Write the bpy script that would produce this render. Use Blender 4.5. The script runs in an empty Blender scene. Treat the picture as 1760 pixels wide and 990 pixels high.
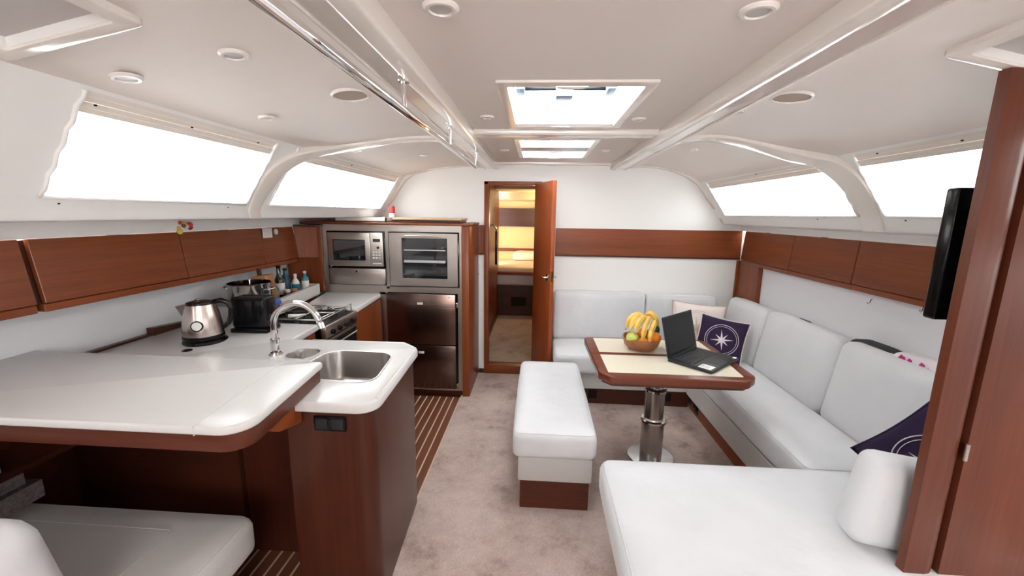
import bpy, bmesh, math, random
from math import pi, sin, cos, radians
from mathutils import Vector, Matrix, geometry

random.seed(7)
S = bpy.context.scene
COL = S.collection

# ------------------------------------------------------------ camera
cam_d = bpy.data.cameras.new('camera')
cam_d.sensor_width = 36.0
cam_d.lens = 36.0 * 700.0 / 1760.0
cam_d.clip_start = 0.02
cam = bpy.data.objects.new('camera', cam_d)
COL.objects.link(cam)
_r = Vector((0.9979092, 0.06314268, 0.01379278)).normalized()
_f = Vector((-0.05968971, 0.9822194, -0.17799493)).normalized()
_u = _r.cross(_f).normalized()
_m = Matrix((_r, _u, -_f)).transposed().to_4x4()
_m.translation = Vector((0, 0, 1.5))
cam.matrix_world = _m
S.camera = cam

# ------------------------------------------------------------ world, light, exposure
S.view_settings.view_transform = 'Standard'
S.view_settings.look = 'None'
S.view_settings.gamma = 1.0
S.view_settings.use_curve_mapping = False
S.view_settings.exposure = 0.36
W = bpy.data.worlds.new('sky')
S.world = W
W.use_nodes = True
bg = W.node_tree.nodes['Background']
bg.inputs[0].default_value = (1.0, 0.985, 0.965, 1)
bg.inputs[1].default_value = 13.0
try:
    S.cycles.max_bounces = 10
    S.cycles.diffuse_bounces = 6
    S.cycles.glossy_bounces = 4
    S.cycles.transmission_bounces = 6
    S.cycles.transparent_max_bounces = 8
    S.cycles.sample_clamp_indirect = 20.0
    S.cycles.use_denoising = True
except Exception:
    pass


def area(name, loc, rot, sx, sy, power, col=(1, 1, 1), portal=False):
    l = bpy.data.lights.new(name, 'AREA')
    l.shape = 'RECTANGLE'
    l.size = sx
    l.size_y = sy
    l.energy = power
    l.color = col
    if portal:
        l.cycles.is_portal = True
    o = bpy.data.objects.new(name, l)
    o.location = loc
    o.rotation_euler = rot
    COL.objects.link(o)
    return o


# added fill lamp, set at the unseen companionway behind the camera
area('companionway_fill', (0.1, -1.25, 1.86), (radians(50), 0, 0), 0.9, 0.6, 7, (0.97, 0.98, 1.0))
# portals: they only tell the renderer where the sky enters
area('skylight_portal', (0.115, 1.83, 2.09), (0, 0, 0), 0.47, 0.66, 1, portal=True)
area('skylight_portal', (0.10, 2.9, 2.09), (0, 0, 0), 0.47, 0.80, 1, portal=True)


# ------------------------------------------------------------ materials
def mat(name, col, rough=0.5, metal=0.0, spec=0.5, bump=None, var=None, coat=0.0, emit=None, trans=0.0, sheen=0.0, brushed=None):
    """bump=(scale, strength[, stretch xyz]); var=(scale, amount, colour2)"""
    m = bpy.data.materials.new(name)
    m.use_nodes = True
    nt = m.node_tree
    b = nt.nodes['Principled BSDF']
    b.inputs['Base Color'].default_value = (*col, 1)
    b.inputs['Roughness'].default_value = rough
    b.inputs['Metallic'].default_value = metal
    b.inputs['Specular IOR Level'].default_value = spec
    b.inputs['Coat Weight'].default_value = coat
    b.inputs['Coat Roughness'].default_value = 0.12
    if trans:
        b.inputs['Transmission Weight'].default_value = trans
    if sheen:
        b.inputs['Sheen Weight'].default_value = sheen
    if emit:
        b.inputs['Emission Color'].default_value = (*emit[0], 1)
        b.inputs['Emission Strength'].default_value = emit[1]
    tc = nt.nodes.new('ShaderNodeTexCoord')
    if var:
        n = nt.nodes.new('ShaderNodeTexNoise')
        n.inputs['Scale'].default_value = var[0]
        n.inputs['Detail'].default_value = 5
        mp = nt.nodes.new('ShaderNodeMapping')
        if len(var) > 3:
            mp.inputs['Scale'].default_value = var[3]
        nt.links.new(tc.outputs['Object'], mp.inputs[0])
        nt.links.new(mp.outputs[0], n.inputs[0])
        r = nt.nodes.new('ShaderNodeValToRGB')
        r.color_ramp.elements[0].position = 0.5 - var[1]
        r.color_ramp.elements[1].position = 0.5 + var[1]
        r.color_ramp.elements[0].color = (*var[2], 1)
        r.color_ramp.elements[1].color = (*col, 1)
        nt.links.new(n.outputs[0], r.inputs[0])
        nt.links.new(r.outputs[0], b.inputs['Base Color'])
    if bump:
        n = nt.nodes.new('ShaderNodeTexNoise')
        n.inputs['Scale'].default_value = bump[0]
        n.inputs['Detail'].default_value = 4
        mp = nt.nodes.new('ShaderNodeMapping')
        if len(bump) > 2:
            mp.inputs['Scale'].default_value = bump[2]
        nt.links.new(tc.outputs['Object'], mp.inputs[0])
        nt.links.new(mp.outputs[0], n.inputs[0])
        bp = nt.nodes.new('ShaderNodeBump')
        bp.inputs['Strength'].default_value = bump[1]
        bp.inputs['Distance'].default_value = 0.01
        nt.links.new(n.outputs[0], bp.inputs['Height'])
        nt.links.new(bp.outputs[0], b.inputs['Normal'])
    return m


def wood(name, axis, a=(0.25, 0.062, 0.018), b=(0.155, 0.034, 0.009), rough=0.36, fine=1.0):
    """veneer whose grain runs along the given axis"""
    m = bpy.data.materials.new(name)
    m.use_nodes = True
    nt = m.node_tree
    p = nt.nodes['Principled BSDF']
    p.inputs['Roughness'].default_value = rough
    p.inputs['Coat Weight'].default_value = 0.04
    p.inputs['Specular IOR Level'].default_value = 0.35
    p.inputs['Coat Roughness'].default_value = 0.2
    tc = nt.nodes.new('ShaderNodeTexCoord')
    mp = nt.nodes.new('ShaderNodeMapping')
    s = [1.0, 1.0, 1.0]
    s['XYZ'.index(axis)] = 0.035
    mp.inputs['Scale'].default_value = s
    nt.links.new(tc.outputs['Object'], mp.inputs[0])
    n = nt.nodes.new('ShaderNodeTexNoise')
    n.inputs['Scale'].default_value = 95 * fine
    n.inputs['Detail'].default_value = 6
    n.inputs['Roughness'].default_value = 0.65
    nt.links.new(mp.outputs[0], n.inputs[0])
    n2 = nt.nodes.new('ShaderNodeTexNoise')
    n2.inputs['Scale'].default_value = 9
    n2.inputs['Detail'].default_value = 3
    nt.links.new(mp.outputs[0], n2.inputs[0])
    ad = nt.nodes.new('ShaderNodeMath')
    ad.operation = 'MULTIPLY_ADD'
    nt.links.new(n2.outputs[0], ad.inputs[0])
    ad.inputs[1].default_value = 0.5
    mu = nt.nodes.new('ShaderNodeMath')
    mu.operation = 'MULTIPLY'
    mu.inputs[1].default_value = 0.5
    nt.links.new(n.outputs[0], mu.inputs[0])
    nt.links.new(mu.outputs[0], ad.inputs[2])
    r = nt.nodes.new('ShaderNodeValToRGB')
    r.color_ramp.elements[0].position = 0.36
    r.color_ramp.elements[1].position = 0.64
    r.color_ramp.elements[0].color = (*b, 1)
    r.color_ramp.elements[1].color = (*a, 1)
    nt.links.new(ad.outputs[0], r.inputs[0])
    nt.links.new(r.outputs[0], p.inputs['Base Color'])
    return m


def carpet(name, a, b, c):
    m = bpy.data.materials.new(name)
    m.use_nodes = True
    nt = m.node_tree
    p = nt.nodes['Principled BSDF']
    p.inputs['Roughness'].default_value = 0.95
    p.inputs['Specular IOR Level'].default_value = 0.1
    p.inputs['Sheen Weight'].default_value = 0.3
    tc = nt.nodes.new('ShaderNodeTexCoord')

    def noise(sc, det, rough=0.5):
        n = nt.nodes.new('ShaderNodeTexNoise')
        n.inputs['Scale'].default_value = sc
        n.inputs['Detail'].default_value = det
        n.inputs['Roughness'].default_value = rough
        nt.links.new(tc.outputs['Object'], n.inputs[0])
        return n
    n1 = noise(4.2, 8, 0.72)
    n2 = noise(230, 2)
    r = nt.nodes.new('ShaderNodeValToRGB')
    e = r.color_ramp.elements
    e[0].position, e[0].color = 0.33, (*c, 1)
    e[1].position, e[1].color = 0.62, (*a, 1)
    k = e.new(0.47)
    k.color = (*b, 1)
    nt.links.new(n1.outputs[0], r.inputs[0])
    mx = nt.nodes.new('ShaderNodeMixRGB')
    mx.blend_type = 'MULTIPLY'
    mx.inputs[0].default_value = 0.55
    r2 = nt.nodes.new('ShaderNodeValToRGB')
    r2.color_ramp.elements[0].position = 0.3
    r2.color_ramp.elements[0].color = (0.55, 0.55, 0.55, 1)
    r2.color_ramp.elements[1].position = 0.65
    nt.links.new(n2.outputs[0], r2.inputs[0])
    nt.links.new(r.outputs[0], mx.inputs[1])
    nt.links.new(r2.outputs[0], mx.inputs[2])
    nt.links.new(mx.outputs[0], p.inputs['Base Color'])
    bp = nt.nodes.new('ShaderNodeBump')
    bp.inputs['Strength'].default_value = 0.8
    bp.inputs['Distance'].default_value = 0.006
    nt.links.new(n2.outputs[0], bp.inputs['Height'])
    nt.links.new(bp.outputs[0], p.inputs['Normal'])
    return m


def blind_mat():
    """thin white pleated cloth that lets daylight through"""
    m = bpy.data.materials.new('translucent_blind_cloth')
    m.use_nodes = True
    nt = m.node_tree
    nt.nodes.remove(nt.nodes['Principled BSDF'])
    out = nt.nodes['Material Output']
    t = nt.nodes.new('ShaderNodeBsdfTranslucent')
    t.inputs[0].default_value = (0.93, 0.93, 0.92, 1)
    d = nt.nodes.new('ShaderNodeBsdfDiffuse')
    d.inputs[0].default_value = (0.9, 0.89, 0.87, 1)
    mx = nt.nodes.new('ShaderNodeMixShader')
    mx.inputs[0].default_value = 0.5
    nt.links.new(t.outputs[0], mx.inputs[1])
    nt.links.new(d.outputs[0], mx.inputs[2])
    nt.links.new(mx.outputs[0], out.inputs[0])
    return m


def pane_mat(name='clear_pane', tint=(0.93, 0.96, 0.98), gloss=0.08):
    m = bpy.data.materials.new(name)
    m.use_nodes = True
    nt = m.node_tree
    nt.nodes.remove(nt.nodes['Principled BSDF'])
    out = nt.nodes['Material Output']
    t = nt.nodes.new('ShaderNodeBsdfTransparent')
    t.inputs[0].default_value = (*tint, 1)
    g = nt.nodes.new('ShaderNodeBsdfGlossy')
    g.inputs['Roughness'].default_value = 0.03
    mx = nt.nodes.new('ShaderNodeMixShader')
    mx.inputs[0].default_value = gloss
    nt.links.new(t.outputs[0], mx.inputs[1])
    nt.links.new(g.outputs[0], mx.inputs[2])
    nt.links.new(mx.outputs[0], out.inputs[0])
    return m


M = {}
M['woodX'] = wood('mahogany_grain_x', 'X')
M['woodY'] = wood('mahogany_grain_y', 'Y')
M['woodZ'] = wood('mahogany_grain_z', 'Z')
M['woodZr'] = wood('mahogany_satin_z', 'Z', a=(0.145, 0.038, 0.017), b=(0.092, 0.023, 0.010), rough=0.36)
M['orange_wood'] = wood('mahogany_door_z', 'Z', a=(0.36, 0.085, 0.025), b=(0.26, 0.055, 0.015))
M['tablewood'] = wood('table_rim_mahogany', 'X', a=(0.17, 0.040, 0.018), b=(0.10, 0.023, 0.010), rough=0.25)
M['teak'] = wood('teak_sole', 'Y', a=(0.20, 0.075, 0.04), b=(0.12, 0.042, 0.022), rough=0.28)
M['holly'] = mat('holly_strip', (0.62, 0.46, 0.33), 0.35)
M['islandwood_shaded'] = wood('deep_mahogany_shaded_z', 'Z', a=(0.076, 0.020, 0.010), b=(0.042, 0.011, 0.006), rough=0.3)  # deeper stain, darkened again in the colour for shade on the island
M['lowwood_shaded'] = wood('mahogany_shaded_x', 'X', a=(0.110, 0.028, 0.014), b=(0.065, 0.016, 0.008), rough=0.3)  # mahogany with the shade on low faces put into its colour
M['satin'] = wood('satin_cheek_z', 'Z', rough=0.55)
M['darkwood'] = wood('dark_mahogany', 'X', a=(0.075, 0.02, 0.009), b=(0.045, 0.012, 0.006))
M['headliner'] = mat('headliner_vinyl', (0.74, 0.675, 0.63), 0.6, bump=(900, 0.05))
M['gel'] = mat('gelcoat_ceiling_beam', (0.80, 0.745, 0.69), 0.14, coat=0.5)
M['fascia'] = mat('glossy_beam_fascia', (0.68, 0.62, 0.58), 0.06, coat=0.8)
M['white'] = mat('white_painted_panel', (0.80, 0.79, 0.775), 0.45)
M['bulk'] = mat('white_bulkhead_vinyl', (0.80, 0.785, 0.765), 0.5, bump=(500, 0.04))
M['hull'] = mat('hull_lining_vinyl', (0.72, 0.73, 0.76), 0.45, bump=(300, 0.1))
M['lining'] = mat('quilted_wall_cloth', (0.74, 0.74, 0.765), 0.7, bump=(26, 0.30, (1, 0.06, 1)))
M['blind'] = blind_mat()
M['blindhead'] = mat('blind_header_cloth', (0.74, 0.68, 0.62), 0.7)
M['pane'] = pane_mat()
M['darkpane'] = mat('oven_glass', (0.012, 0.014, 0.016), 0.04, spec=0.9)
M['fabric'] = mat('white_upholstery', (0.655, 0.66, 0.675), 0.85, bump=(9, 0.45), sheen=0.3,
                  var=(5, 0.22, (0.60, 0.605, 0.62)))
M['fabric2'] = mat('grey_upholstery', (0.52, 0.50, 0.485), 0.85, bump=(9, 0.4), sheen=0.2)
M['piping'] = mat('seam_piping', (0.60, 0.60, 0.61), 0.8)
M['counter'] = mat('white_solid_surface', (0.66, 0.645, 0.635), 0.22)
M['creamtrim'] = mat('counter_edge', (0.74, 0.70, 0.66), 0.25)
M['steel'] = mat('brushed_steel', (0.52, 0.47, 0.43), 0.33, 1.0, bump=(70, 0.10, (0.03, 1, 1)))
M['darksteel'] = mat('dark_brushed_steel', (0.17, 0.115, 0.10), 0.24, 1.0, bump=(90, 0.06, (0.03, 1, 1)))
M['sinksteel'] = mat('sink_steel', (0.58, 0.56, 0.54), 0.28, 1.0, bump=(60, 0.06))
M['kettle'] = mat('kettle_steel', (0.66, 0.58, 0.53), 0.24, 1.0, bump=(80, 0.08, (1, 1, 0.03)))
M['chrome'] = mat('chrome', (0.80, 0.79, 0.78), 0.06, 1.0)
M['polesteel'] = mat('brushed_pole', (0.56, 0.53, 0.51), 0.26, 1.0, bump=(200, 0.08, (1, 1, 0.03)))
M['black'] = mat('black_plastic', (0.006, 0.006, 0.007), 0.16, spec=0.3)
M['latchwhite'] = mat('pale_latch', (0.80, 0.76, 0.72), 0.3, 0.3)
M['matblack'] = mat('matt_black', (0.014, 0.014, 0.015), 0.6)
M['charcoal'] = mat('charcoal_plastic', (0.018, 0.019, 0.023), 0.42, spec=0.35)
M['keys'] = mat('keycap', (0.016, 0.017, 0.019), 0.45)
M['screen'] = mat('unlit_screen', (0.010, 0.011, 0.013), 0.3, spec=0.25)
M['cream'] = mat('cream_leatherette_inlay', (0.64, 0.585, 0.46), 0.55, bump=(120, 0.15))
M['carpet'] = carpet('beige_cut_pile_carpet', (0.66, 0.52, 0.465), (0.55, 0.42, 0.37), (0.34, 0.24, 0.205))
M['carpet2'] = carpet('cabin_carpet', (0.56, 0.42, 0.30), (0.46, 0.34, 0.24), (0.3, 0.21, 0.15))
M['banana'] = mat('banana_skin', (0.80, 0.52, 0.09), 0.45, var=(26, 0.14, (0.60, 0.36, 0.07)))
M['stem'] = mat('banana_tip', (0.10, 0.07, 0.03), 0.7)
M['apple'] = mat('green_apple_skin', (0.46, 0.58, 0.08), 0.28, var=(8, 0.2, (0.62, 0.66, 0.16)))
M['orange'] = mat('orange_peel', (0.85, 0.22, 0.015), 0.42, bump=(320, 0.25))
M['green'] = mat('dark_green_skin', (0.07, 0.10, 0.02), 0.5)
M['bowl'] = wood('turned_bowl_wood', 'X', a=(0.40, 0.17, 0.075), b=(0.24, 0.09, 0.04), rough=0.35, fine=0.6)
M['navy'] = mat('navy_purple_cushion_cloth', (0.028, 0.017, 0.046), 0.9, spec=0.2, bump=(300, 0.2))
M['linen'] = mat('cream_linen_cushion', (0.72, 0.64, 0.60), 0.85, bump=(300, 0.2), sheen=0.2)
M['emb'] = mat('silver_embroidery', (0.62, 0.56, 0.60), 0.6)
M['beige'] = mat('cream_embroidery', (0.52, 0.40, 0.36), 0.7)
M['grille'] = mat('speaker_grille_cloth', (0.42, 0.33, 0.26), 0.7, bump=(900, 0.4))
M['lens'] = mat('frosted_lamp_lens', (0.50, 0.48, 0.47), 0.35)
M['lampring'] = mat('white_lamp_ring', (0.80, 0.76, 0.72), 0.2)
M['hatchgrey'] = mat('grey_hatch_shade', (0.52, 0.49, 0.475), 0.6)
M['alu'] = mat('pale_aluminium', (0.62, 0.65, 0.68), 0.35, 0.8)
M['plasticblue'] = mat('grey_blue_plastic', (0.22, 0.30, 0.40), 0.4)
M['paper'] = mat('paper', (0.85, 0.80, 0.78), 0.7)
M['newsprint'] = mat('printed_paper', (0.30, 0.27, 0.26), 0.7, var=(90, 0.1, (0.2, 0.18, 0.18)))
M['lightwood'] = wood('pale_board', 'X', a=(0.72, 0.52, 0.34), b=(0.62, 0.42, 0.25), rough=0.5)
M['blockwood'] = wood('knife_block_beech', 'Z', a=(0.50, 0.25, 0.11), b=(0.38, 0.18, 0.07), rough=0.45)
M['red'] = mat('red_plastic', (0.55, 0.03, 0.03), 0.35)
M['blue'] = mat('blue_cloth', (0.04, 0.12, 0.45), 0.7)
M['bottleblue'] = mat('blue_bottle', (0.02, 0.09, 0.16), 0.15)
M['teal'] = mat('teal_bottle', (0.03, 0.22, 0.30), 0.2)
M['bottledark'] = mat('dark_glass_bottle', (0.015, 0.02, 0.014), 0.1, spec=0.8)
M['jar'] = mat('jar_glass', (0.25, 0.30, 0.26), 0.1, spec=0.8)
M['brownjar'] = mat('brown_jar', (0.16, 0.08, 0.035), 0.25)
M['greenlid'] = mat('green_lid', (0.05, 0.20, 0.12), 0.4)
M['whiteplastic'] = mat('white_plastic', (0.78, 0.76, 0.72), 0.35)
M['glassclear'] = mat('drinking_glass', (0.85, 0.9, 0.88), 0.05, trans=0.9)
M['yellow'] = mat('yellow_ornament', (0.70, 0.52, 0.12), 0.6)
M['petalpink'] = mat('magenta_print', (0.50, 0.02, 0.20), 0.7)
M['floral'] = mat('pale_floral_cloth', (0.75, 0.70, 0.73), 0.75, bump=(40, 0.3))
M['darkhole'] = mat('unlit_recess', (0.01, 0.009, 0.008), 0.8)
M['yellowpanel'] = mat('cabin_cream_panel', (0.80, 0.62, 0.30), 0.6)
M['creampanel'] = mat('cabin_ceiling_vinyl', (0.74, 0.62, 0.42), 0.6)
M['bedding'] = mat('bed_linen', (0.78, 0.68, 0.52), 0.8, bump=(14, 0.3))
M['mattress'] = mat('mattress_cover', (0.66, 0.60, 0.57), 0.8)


# ------------------------------------------------------------ mesh helpers
def bmn():
    return bmesh.new()


LOCS = {}


def obj(name, bm, m, parent=None, smooth=False, loc=None):
    """link bm (built in world coordinates) as one mesh object, child of parent"""
    me = bpy.data.meshes.new(name)
    if parent is not None and parent.name in LOCS:
        inv = LOCS[parent.name].inverted()
        bm.transform(inv)
    elif parent is None:
        if loc is None:
            vs = [v.co for v in bm.verts]
            mn = Vector([min(v[i] for v in vs) for i in range(3)])
            mx = Vector([max(v[i] for v in vs) for i in range(3)])
            loc = Vector(((mn.x + mx.x) / 2, (mn.y + mx.y) / 2, mn.z))
        bm.transform(Matrix.Translation(-Vector(loc)))
    bmesh.ops.recalc_face_normals(bm, faces=bm.faces)
    bm.to_mesh(me)
    bm.free()
    if smooth is not False:
        for p in me.polygons:
            p.use_smooth = True
        if smooth is not True:
            try:
                me.set_sharp_from_angle(angle=radians(smooth))
            except Exception:
                pass
    me.materials.append(m)
    o = bpy.data.objects.new(name, me)
    COL.objects.link(o)
    if parent is not None:
        o.parent = parent
        LOCS[o.name] = LOCS.get(parent.name, Matrix.Identity(4)).copy()
    else:
        o.location = loc
        LOCS[o.name] = Matrix.Translation(Vector(loc))
    return o


def thing(name, label, cat, loc=(0, 0, 0), rz=0.0, group=None):
    o = bpy.data.objects.new(name, None)
    o.empty_display_size = 0.05
    COL.objects.link(o)
    o.location = loc
    o.rotation_euler = (0, 0, rz)
    LOCS[o.name] = Matrix.Translation(Vector(loc)) @ Matrix.Rotation(rz, 4, 'Z')
    o['label'] = label
    o['category'] = cat
    if group:
        o['group'] = group
    return o


def tag(o, label, cat, group=None):
    o['label'] = label
    o['category'] = cat
    if group:
        o['group'] = group
    return o


def root(name, loc=(0, 0, 0)):
    o = bpy.data.objects.new(name, None)
    o.empty_display_size = 0.05
    COL.objects.link(o)
    o.location = loc
    LOCS[o.name] = Matrix.Translation(Vector(loc))
    o['kind'] = 'structure'
    return o


def struct(name, bm, m, parent=None, smooth=False, label=None):
    o = obj(name, bm, m, parent, smooth)
    if parent is None:
        o['kind'] = 'structure'
    if label:
        o['label'] = label
    return o


def box(bm, x0, x1, y0, y1, z0, z1, bev=0.0, seg=2, mt=None):
    t = bmn()
    r = bmesh.ops.create_cube(t, size=1.0)
    for v in t.verts:
        v.co = Vector(((x0 + x1) / 2 + v.co.x * (x1 - x0), (y0 + y1) / 2 + v.co.y * (y1 - y0), (z0 + z1) / 2 + v.co.z * (z1 - z0)))
    if bev > 0:
        bmesh.ops.bevel(t, geom=t.edges[:], offset=bev, segments=seg, profile=0.5, affect='EDGES')
    if mt is not None:
        t.transform(mt)
    merge(bm, t)
    return bm


def merge(bm, t):
    me = bpy.data.meshes.new('tmp')
    t.to_mesh(me)
    t.free()
    bm.from_mesh(me)
    bpy.data.meshes.remove(me)


def B(x0, x1, y0, y1, z0, z1, bev=0.0, seg=2, mt=None):
    return box(bmn(), x0, x1, y0, y1, z0, z1, bev, seg, mt)


def hexa(bm, pts):
    """8 corners: 4 of one face, then the matching 4 of the opposite face"""
    v = [bm.verts.new(p) for p in pts]
    for f in ((0, 1, 2, 3), (7, 6, 5, 4), (0, 4, 5, 1), (1, 5, 6, 2), (2, 6, 7, 3), (3, 7, 4, 0)):
        bm.faces.new([v[i] for i in f])
    return bm


def tube(bm, pts, r, n=12, cap=True, closed=False):
    pts = [Vector(p) for p in pts]
    rr = r if isinstance(r, (list, tuple)) else [r] * len(pts)
    rings = []
    N = len(pts)
    prev = None
    for i, p in enumerate(pts):
        if closed:
            d = (pts[(i + 1) % N] - pts[i - 1]).normalized()
        elif i == 0:
            d = (pts[1] - p).normalized()
        elif i == N - 1:
            d = (p - pts[-2]).normalized()
        else:
            d = ((pts[i + 1] - p).normalized() + (p - pts[i - 1]).normalized()).normalized()
        if prev is None:
            a = Vector((0, 0, 1)) if abs(d.z) < 0.9 else Vector((1, 0, 0))
            u = d.cross(a).normalized()
        else:
            u = (prev - d * prev.dot(d)).normalized()
        prev = u
        w = d.cross(u)
        rings.append([bm.verts.new(p + (u * cos(2 * pi * k / n) + w * sin(2 * pi * k / n)) * rr[i]) for k in range(n)])
    for i in range(N - 1 if not closed else N):
        a, b = rings[i], rings[(i + 1) % N]
        for k in range(n):
            bm.faces.new((a[k], a[(k + 1) % n], b[(k + 1) % n], b[k]))
    if cap and not closed:
        bm.faces.new(rings[0][::-1])
        bm.faces.new(rings[-1])
    return bm


def lathe(bm, prof, c=(0, 0, 0), n=32, mt=None):
    """prof: list of (r, z)"""
    t = bmn()
    rings = []
    for r, z in prof:
        if r < 1e-5:
            rings.append([t.verts.new((0, 0, z))])
        else:
            rings.append([t.verts.new((r * cos(2 * pi * k / n), r * sin(2 * pi * k / n), z)) for k in range(n)])
    for a, b in zip(rings, rings[1:]):
        if len(a) == 1 and len(b) == 1:
            continue
        for k in range(n):
            k2 = (k + 1) % n
            if len(a) == 1:
                t.faces.new((a[0], b[k2], b[k]))
            elif len(b) == 1:
                t.faces.new((a[k], a[k2], b[0]))
            else:
                t.faces.new((a[k], a[k2], b[k2], b[k]))
    if len(rings[0]) > 1:
        t.faces.new(rings[0][::-1])
    if len(rings[-1]) > 1:
        t.faces.new(rings[-1])
    mm = Matrix.Translation(Vector(c))
    if mt is not None:
        mm = mm @ mt
    t.transform(mm)
    merge(bm, t)
    return bm


def disc(c, r, h, n=24, bev=0.0, mt=None):
    if bev:
        return lathe(bmn(), [(0, 0), (r - bev, 0), (r, bev), (r, h - bev), (r - bev, h), (0, h)], c, n, mt)
    return lathe(bmn(), [(0, 0), (r, 0), (r, h), (0, h)], c, n, mt)


def round_poly(pts, rad, seg=6):
    out = []
    N = len(pts)
    for i in range(N):
        p = Vector(pts[i][:2])
        r = rad[i] if isinstance(rad, (list, tuple)) else rad
        a = Vector(pts[i - 1][:2]) - p
        b = Vector(pts[(i + 1) % N][:2]) - p
        if r <= 0:
            out.append(p)
            continue
        ang = a.angle(b)
        d = min(r / math.tan(ang / 2), a.length * 0.49, b.length * 0.49)
        rr = d * math.tan(ang / 2)
        p1 = p + a.normalized() * d
        p2 = p + b.normalized() * d
        c = p + (a.normalized() + b.normalized()).normalized() * (rr / sin(ang / 2))
        a1 = math.atan2(p1.y - c.y, p1.x - c.x)
        a2 = math.atan2(p2.y - c.y, p2.x - c.x)
        while a2 - a1 > pi:
            a2 -= 2 * pi
        while a2 - a1 < -pi:
            a2 += 2 * pi
        for k in range(seg + 1):
            t = a1 + (a2 - a1) * k / seg
            out.append(Vector((c.x + rr * cos(t), c.y + rr * sin(t))))
    return out


def poly_area(p):
    return 0.5 * sum(p[i - 1][0] * p[i][1] - p[i][0] * p[i - 1][1] for i in range(len(p)))


def offset(poly, d):
    """move a closed outline inwards by d"""
    s = 1 if poly_area(poly) > 0 else -1
    N = len(poly)
    out = []
    for i in range(N):
        e1 = (poly[i] - poly[i - 1])
        e2 = (poly[(i + 1) % N] - poly[i])
        if e1.length < 1e-9:
            e1 = e2
        if e2.length < 1e-9:
            e2 = e1
        n1 = Vector((-e1.y, e1.x)).normalized() * s
        n2 = Vector((-e2.y, e2.x)).normalized() * s
        n = (n1 + n2)
        L = n.length
        if L < 1e-6:
            n = n1
            k = 1
        else:
            n = n / L
            k = 1 / max(0.5, n.dot(n1))
        out.append(poly[i] + n * d * k)
    return out


def slab(outer, z0, z1, r=0.0, holes=(), seg=3, rb=None):
    """a plate with a rounded top (and bottom) edge and optional holes"""
    bm = bmn()
    outer = [Vector(p[:2]) for p in outer]
    if poly_area(outer) < 0:
        outer = outer[::-1]
    prof = []
    rb = r if rb is None else rb
    if rb > 0:
        for k in range(seg + 1):
            t = pi / 2 * k / seg
            prof.append((rb * (1 - sin(t)), z0 + rb * (1 - cos(t))))
    else:
        prof.append((0, z0))
    if r > 0:
        for k in range(seg + 1):
            t = pi / 2 * k / seg
            prof.append((r * (1 - cos(t)), z1 - r * (1 - sin(t))))
    else:
        prof.append((0, z1))
    rings = []
    for d, z in prof:
        rings.append([bm.verts.new((p.x, p.y, z)) for p in (offset(outer, d) if d > 0 else outer)])
    n = len(outer)
    for a, b in zip(rings, rings[1:]):
        for k in range(n):
            bm.faces.new((a[k], a[(k + 1) % n], b[(k + 1) % n], b[k]))
    hr = []
    for h in holes:
        h = [Vector(p[:2]) for p in h]
        if poly_area(h) > 0:
            h = h[::-1]
        hb = [bm.verts.new((p.x, p.y, z0)) for p in h]
        ht = [bm.verts.new((p.x, p.y, z1)) for p in h]
        for k in range(len(h)):
            bm.faces.new((hb[k], hb[(k + 1) % len(h)], ht[(k + 1) % len(h)], ht[k]))
        hr.append((hb, ht))
    for which, ring in ((0, rings[0]), (1, rings[-1])):
        loops = [ring] + [h[which] for h in hr]
        flat = [v for l in loops for v in l]
        tris = geometry.tessellate_polygon([[v.co.copy() for v in l] for l in loops])
        for t in tris:
            try:
                bm.faces.new([flat[i] for i in t])
            except ValueError:
                pass
    return bm


def extrude_y(prof, y0, y1):
    """closed outline of (x, z) pushed along y"""
    bm = bmn()
    a = [bm.verts.new((x, y0, z)) for x, z in prof]
    b = [bm.verts.new((x, y1, z)) for x, z in prof]
    n = len(prof)
    for k in range(n):
        bm.faces.new((a[k], a[(k + 1) % n], b[(k + 1) % n], b[k]))
    bm.faces.new(a[::-1])
    bm.faces.new(b)
    return bm


def cushion_bm(hx, hy, hz, r=0.03, puff=(0.0, 0.0, 0.02), n=10, wob=0.0, seed=0):
    """rounded, slightly swollen block centred on the origin"""
    bm = bmn()
    bmesh.ops.create_cube(bm, size=2.0)
    bmesh.ops.subdivide_edges(bm, edges=bm.edges[:], cuts=n, use_grid_fill=True)
    H = (hx, hy, hz)
    rnd = random.Random(seed)
    ph = [rnd.uniform(0, 6) for _ in range(6)]
    for v in bm.verts:
        p = []
        for i in range(3):
            c = v.co[i]
            c = math.copysign(1 - (1 - abs(c)) ** 1.6, c)
            p.append(c)
        q = Vector([p[i] * H[i] for i in range(3)])
        inn = Vector([max(-(H[i] - r), min(H[i] - r, q[i])) for i in range(3)])
        d = q - inn
        if d.length > 1e-9:
            d = d.normalized() * r
        w = inn + d
        fx, fy, fz = (1 - p[0] ** 2), (1 - p[1] ** 2), (1 - p[2] ** 2)
        w.x += math.copysign(puff[0] * fy * fz, p[0]) * (abs(p[0]) > 0.5)
        w.y += math.copysign(puff[1] * fx * fz, p[1]) * (abs(p[1]) > 0.5)
        w.z += puff[2] * min(1, fx * 1.6) * min(1, fy * 1.6) * (p[2] > 0.5)
        if wob:
            s = wob * (sin(9 * w.x + ph[0]) * cos(11 * w.y + ph[1]) + 0.5 * sin(23 * w.y + 9 * w.x + ph[2]))
            w.z += s * fx * fy * (p[2] > -0.5)
            w.x += wob * 0.5 * sin(15 * w.y + ph[3]) * fy * abs(p[0])
        v.co = w
    return bm


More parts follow.
